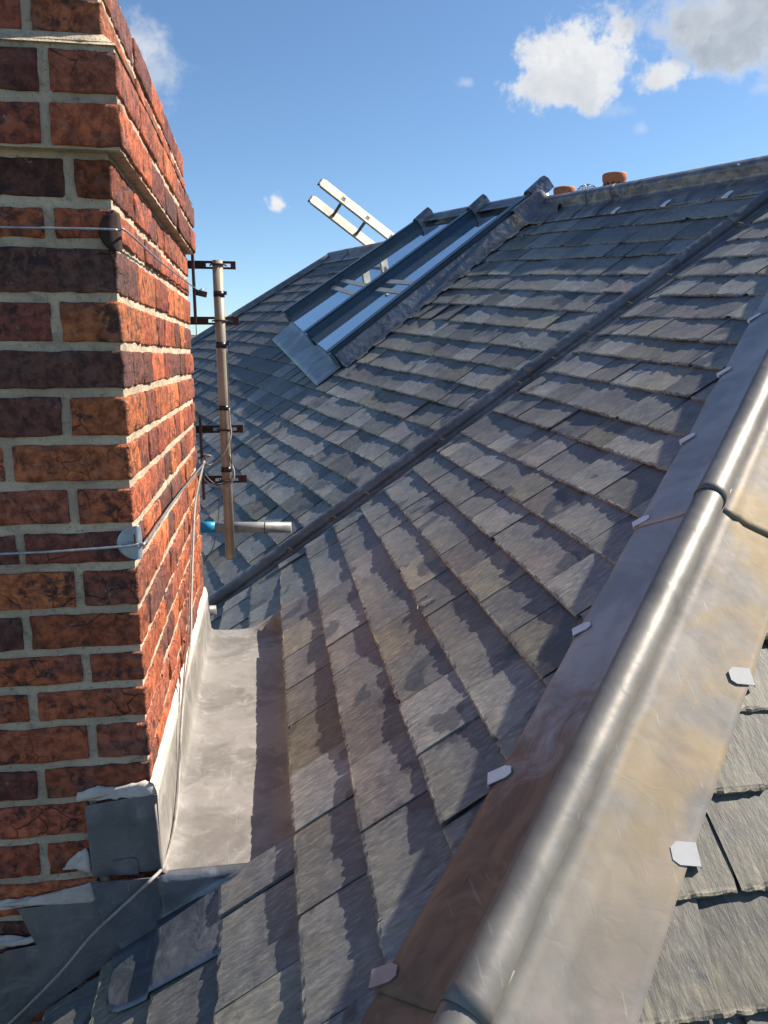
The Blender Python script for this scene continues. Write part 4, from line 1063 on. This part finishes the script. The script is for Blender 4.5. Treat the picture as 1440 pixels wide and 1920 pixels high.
# ------------------------------------------------------------------ ladder behind the ridge
def pxl(x, y, dist):
    v = FW + RT*((x-720)/1441) + UP*((960-y)/1441); return v.normalized()*dist
lad = thing('ladder', 'top of a pale aluminium ladder sticking up behind the ridge', 'ladder')
Lt = Vector((0.62, 8.59, 1.806)); Lb = Vector((1.417, 8.60, 1.238)); Kt = Vector((0.500, 8.75, 1.722)); Kb = Vector((1.297, 8.76, 1.154))
dl = (Lb-Lt).normalized()
dep = Vector((.50, -.82, .26)); dep = (dep - dl*dep.dot(dl)).normalized()      # rungs run along dep
nl = dl.cross(dep).normalized(); nl = nl if nl.z > 0 else -nl
Kt = Lt - dep*.29; Kb = Lb - dep*.29
def stile(p, name='stile'):
    mb = MB(); hw = .057; q = [p - nl*hw*.55 + dl*.0, p - nl*hw + dl*.03, p - nl*hw + dl*2.4, p + nl*hw + dl*2.4, p + nl*hw + dl*.045, p + nl*hw*.75 + dl*.01, p+nl*.2*hw - dl*.006]
    mb.prism([a - dep*.014 for a in q], dep*.028)
    return mb.obj(name, 'alu', lad, bevel=.003)
s1, s2 = stile(Lt), stile(Kt)
for f in range(7):
    a = Lt + dl*(.30+f*.315); b = Kt + dl*(.30+f*.315)
    mb = MB(); mb.box((a+b)/2, (b-a)/2, dl*.016, nl*.016); mb.obj('rung', 'rung', lad)
    mb = MB(); sgn = 1
    for (u_, v_) in ((-1, 0), (1, 0), (0, -1), (0, 1)): mb.box(a + dep*sgn*.0155 + dl*u_*.018 + nl*v_*.018, dl*(.004 if u_ else .022), nl*(.004 if v_ else .022), dep*.002)
    mb.obj('rung_end', 'rung', s1)
    mb = MB(); mb.box(a + dep*sgn*.0145, dl*.013, nl*.013, dep*.0012); mb.obj('rung_hole', 'iron', s1)
for p in (Lt, Kt):
    mb = MB(); mb.box(p + dl*.004 - nl*.01, dl*.008, nl*.04, dep*.016); mb.obj('end_cap', 'iron', lad, bevel=.003)
# ------------------------------------------------------------------ chimney pots beyond the ridge
def pot(x, y, dist, r, label, low=False):
    c = pxl(x, y, dist); mb = MB()
    pr_ = [(r*.86, -.9), (r*.86, -.20), (r*1.0, -.19), (r*1.04, -.165), (r*1.0, -.14), (r*.82, -.135), (r*.88, -.06), (r*.95, -.03), (r*1.05, .0), (r*1.08, .05), (r*1.02, .065), (r*.9, .06), (r*.88, -.1)]
    o = None
    base = MB(); base.lathe(c, pr_[:6], 28); bo = base.obj('pot_base', 'stone', None)
    root = thing('chimney_pot', label, 'chimney pot')
    bo.parent = root
    mb.lathe(c, pr_[5:], 28); mb.obj('pot_rim', 'terra', root)
    holes = MB()
    for k in range(12):
        a = 2*math.pi*k/12; q = c + Vector((math.cos(a)*r*.90, math.sin(a)*r*.90, -.055)); nrm = Vector((math.cos(a), math.sin(a), 0))
        holes.box(q, nrm*.012, nrm.cross(Vector((0, 0, 1)))*.013, (0, 0, .015))
    holes.obj('vent_holes', 'tape', root)
    return root
pot(1152, 338, 9.7, .125, 'terracotta chimney pot with vent holes standing above the ridge, taller of the two')
pot(1058, 364, 9.6, .115, 'low terracotta chimney pot just showing over the ridge by the skylight')
c = pxl(1100, 363, 9.6); cw = thing('wire_cowl', 'domed wire mesh cowl between the two chimney pots', 'cowl')
mb = MB(); mb.lathe(c, [(.10, -.9), (.105, -.02), (.125, .0), (.125, .012), (.10, .016)], 20); mb.obj('cowl_base', 'iron', cw)
mb = MB()
for k in range(9):
    a = math.pi*k/9; mb.tube([c+Vector((math.cos(a)*math.cos(b)*.115, math.sin(a)*math.cos(b)*.115, .012+math.sin(b)*.085)) for b in [math.pi*j/12 for j in range(13)]], .0022, 4)
for j in range(1, 5):
    b = math.pi/2*j/5; mb.tube([c+Vector((math.cos(q)*math.cos(b)*.115, math.sin(q)*math.cos(b)*.115, .012+math.sin(b)*.085)) for q in [2*math.pi*i/20 for i in range(21)]], .0022, 4)
mb.obj('mesh_dome', 'steelmesh', cw)
mb = MB(); cb = pxl(1105, 400, 9.65); mb.box(cb+Vector((0, 0.1, -1.55)), (.55, .08, 0), (-.03, .25, 0), (0, 0, .9)); bs = mb.obj('rear_chimney', 'brick', None); bs.color = (.35, .12, .06, 1)
thing('rear_chimney', 'brick stack behind the ridge carrying the two pots and the cowl', 'chimney', o=bs)
mb = MB(); rq = random.Random(8)
for (y0, u0, y1, u1, wd) in ((1.905, .425, 1.895, .462, .0035), (1.893, .430, 1.885, .470, .003), (1.888, .421, 1.91, .428, .004), (1.915, .432, 1.912, .452, .002), (1.88, .438, 1.875, .475, .002), (1.935, .44, 1.93, .463, .0018)):
    L_, Rr = [], []
    for k in range(9):
        f = k/8; y = y0+(y1-y0)*f; u = u0+(u1-u0)*f; ww = wd*(.5+rq.random())*(1-abs(f-.5))
        L_.append(PA.p(y-ww, u, .0285)); Rr.append(PA.p(y+ww, u+rq.uniform(-.001, .001), .0285))
    mb.prism(L_+Rr[::-1], PA.N*-0.006)
thing('chalk_smear', 'small white smeared mark on a slate in the middle of the near slope', 'smear', o=mb.obj('chalk_smear', 'chalk', None))
# ------------------------------------------------------------------ distant house, ground
hs = Vector((-5.0, 59.8, -9)); house = thing('distant_house', 'far brown tiled hipped roof peeping between the chimney and the slate hip', 'house', hs)
mb = MB(); mb.box((0, 0, 3.4), (5.5, 0, 0), (0, 4.5, 0), (0, 0, 3.4)); mb.obj('wall', 'wall', house)
mb = MB(); e = 6.8
for tri in (((-6, -5, e), (6, -5, e), (0.8, 0, 10.6), (-.8, 0, 10.6)), ((6, 5, e), (-6, 5, e), (-.8, 0, 10.6), (.8, 0, 10.6)), ((6, -5, e), (6, 5, e), (.8, 0, 10.6)), ((-6, 5, e), (-6, -5, e), (-.8, 0, 10.6)), ((-6, -5, e), (-6, 5, e), (6, 5, e), (6, -5, e))): mb.face(tri)
mb.obj('roof', 'tile', house)
mb = MB(); mb.tube([(0, 0, 10.5), (0, 0, 11.6)], .03, 6); mb.tube([(-.5, 0, 11.4), (.5, 0, 11.4)], .02, 6); mb.obj('aerial', 'iron', house)
mb = MB(); mb.quad_grid([[(x, y, -9) for x in (-1500, -300, 0, 300, 1500)] for y in (-1500, -300, 0, 300, 1500)][::-1], smooth=False); structure(mb.obj('ground', 'ground'))

# alike things share a group
for o in list(COL.objects):
    if o.parent is None and o.get('category'):
        g = {'aerial_cable': 'cables around the aerial mast', 'wire_rope': 'steel wires round the chimney', 'corner_plate': 'plates under the wires at the chimney corner',
             'chimney_pot': 'chimney pots behind the ridge', 'roof_slope': 'slate slopes of the roof', 'ridge_flashing': 'lead cappings along the ridge'}.get(o.name.split('.')[0])
        if g: o['group'] = g
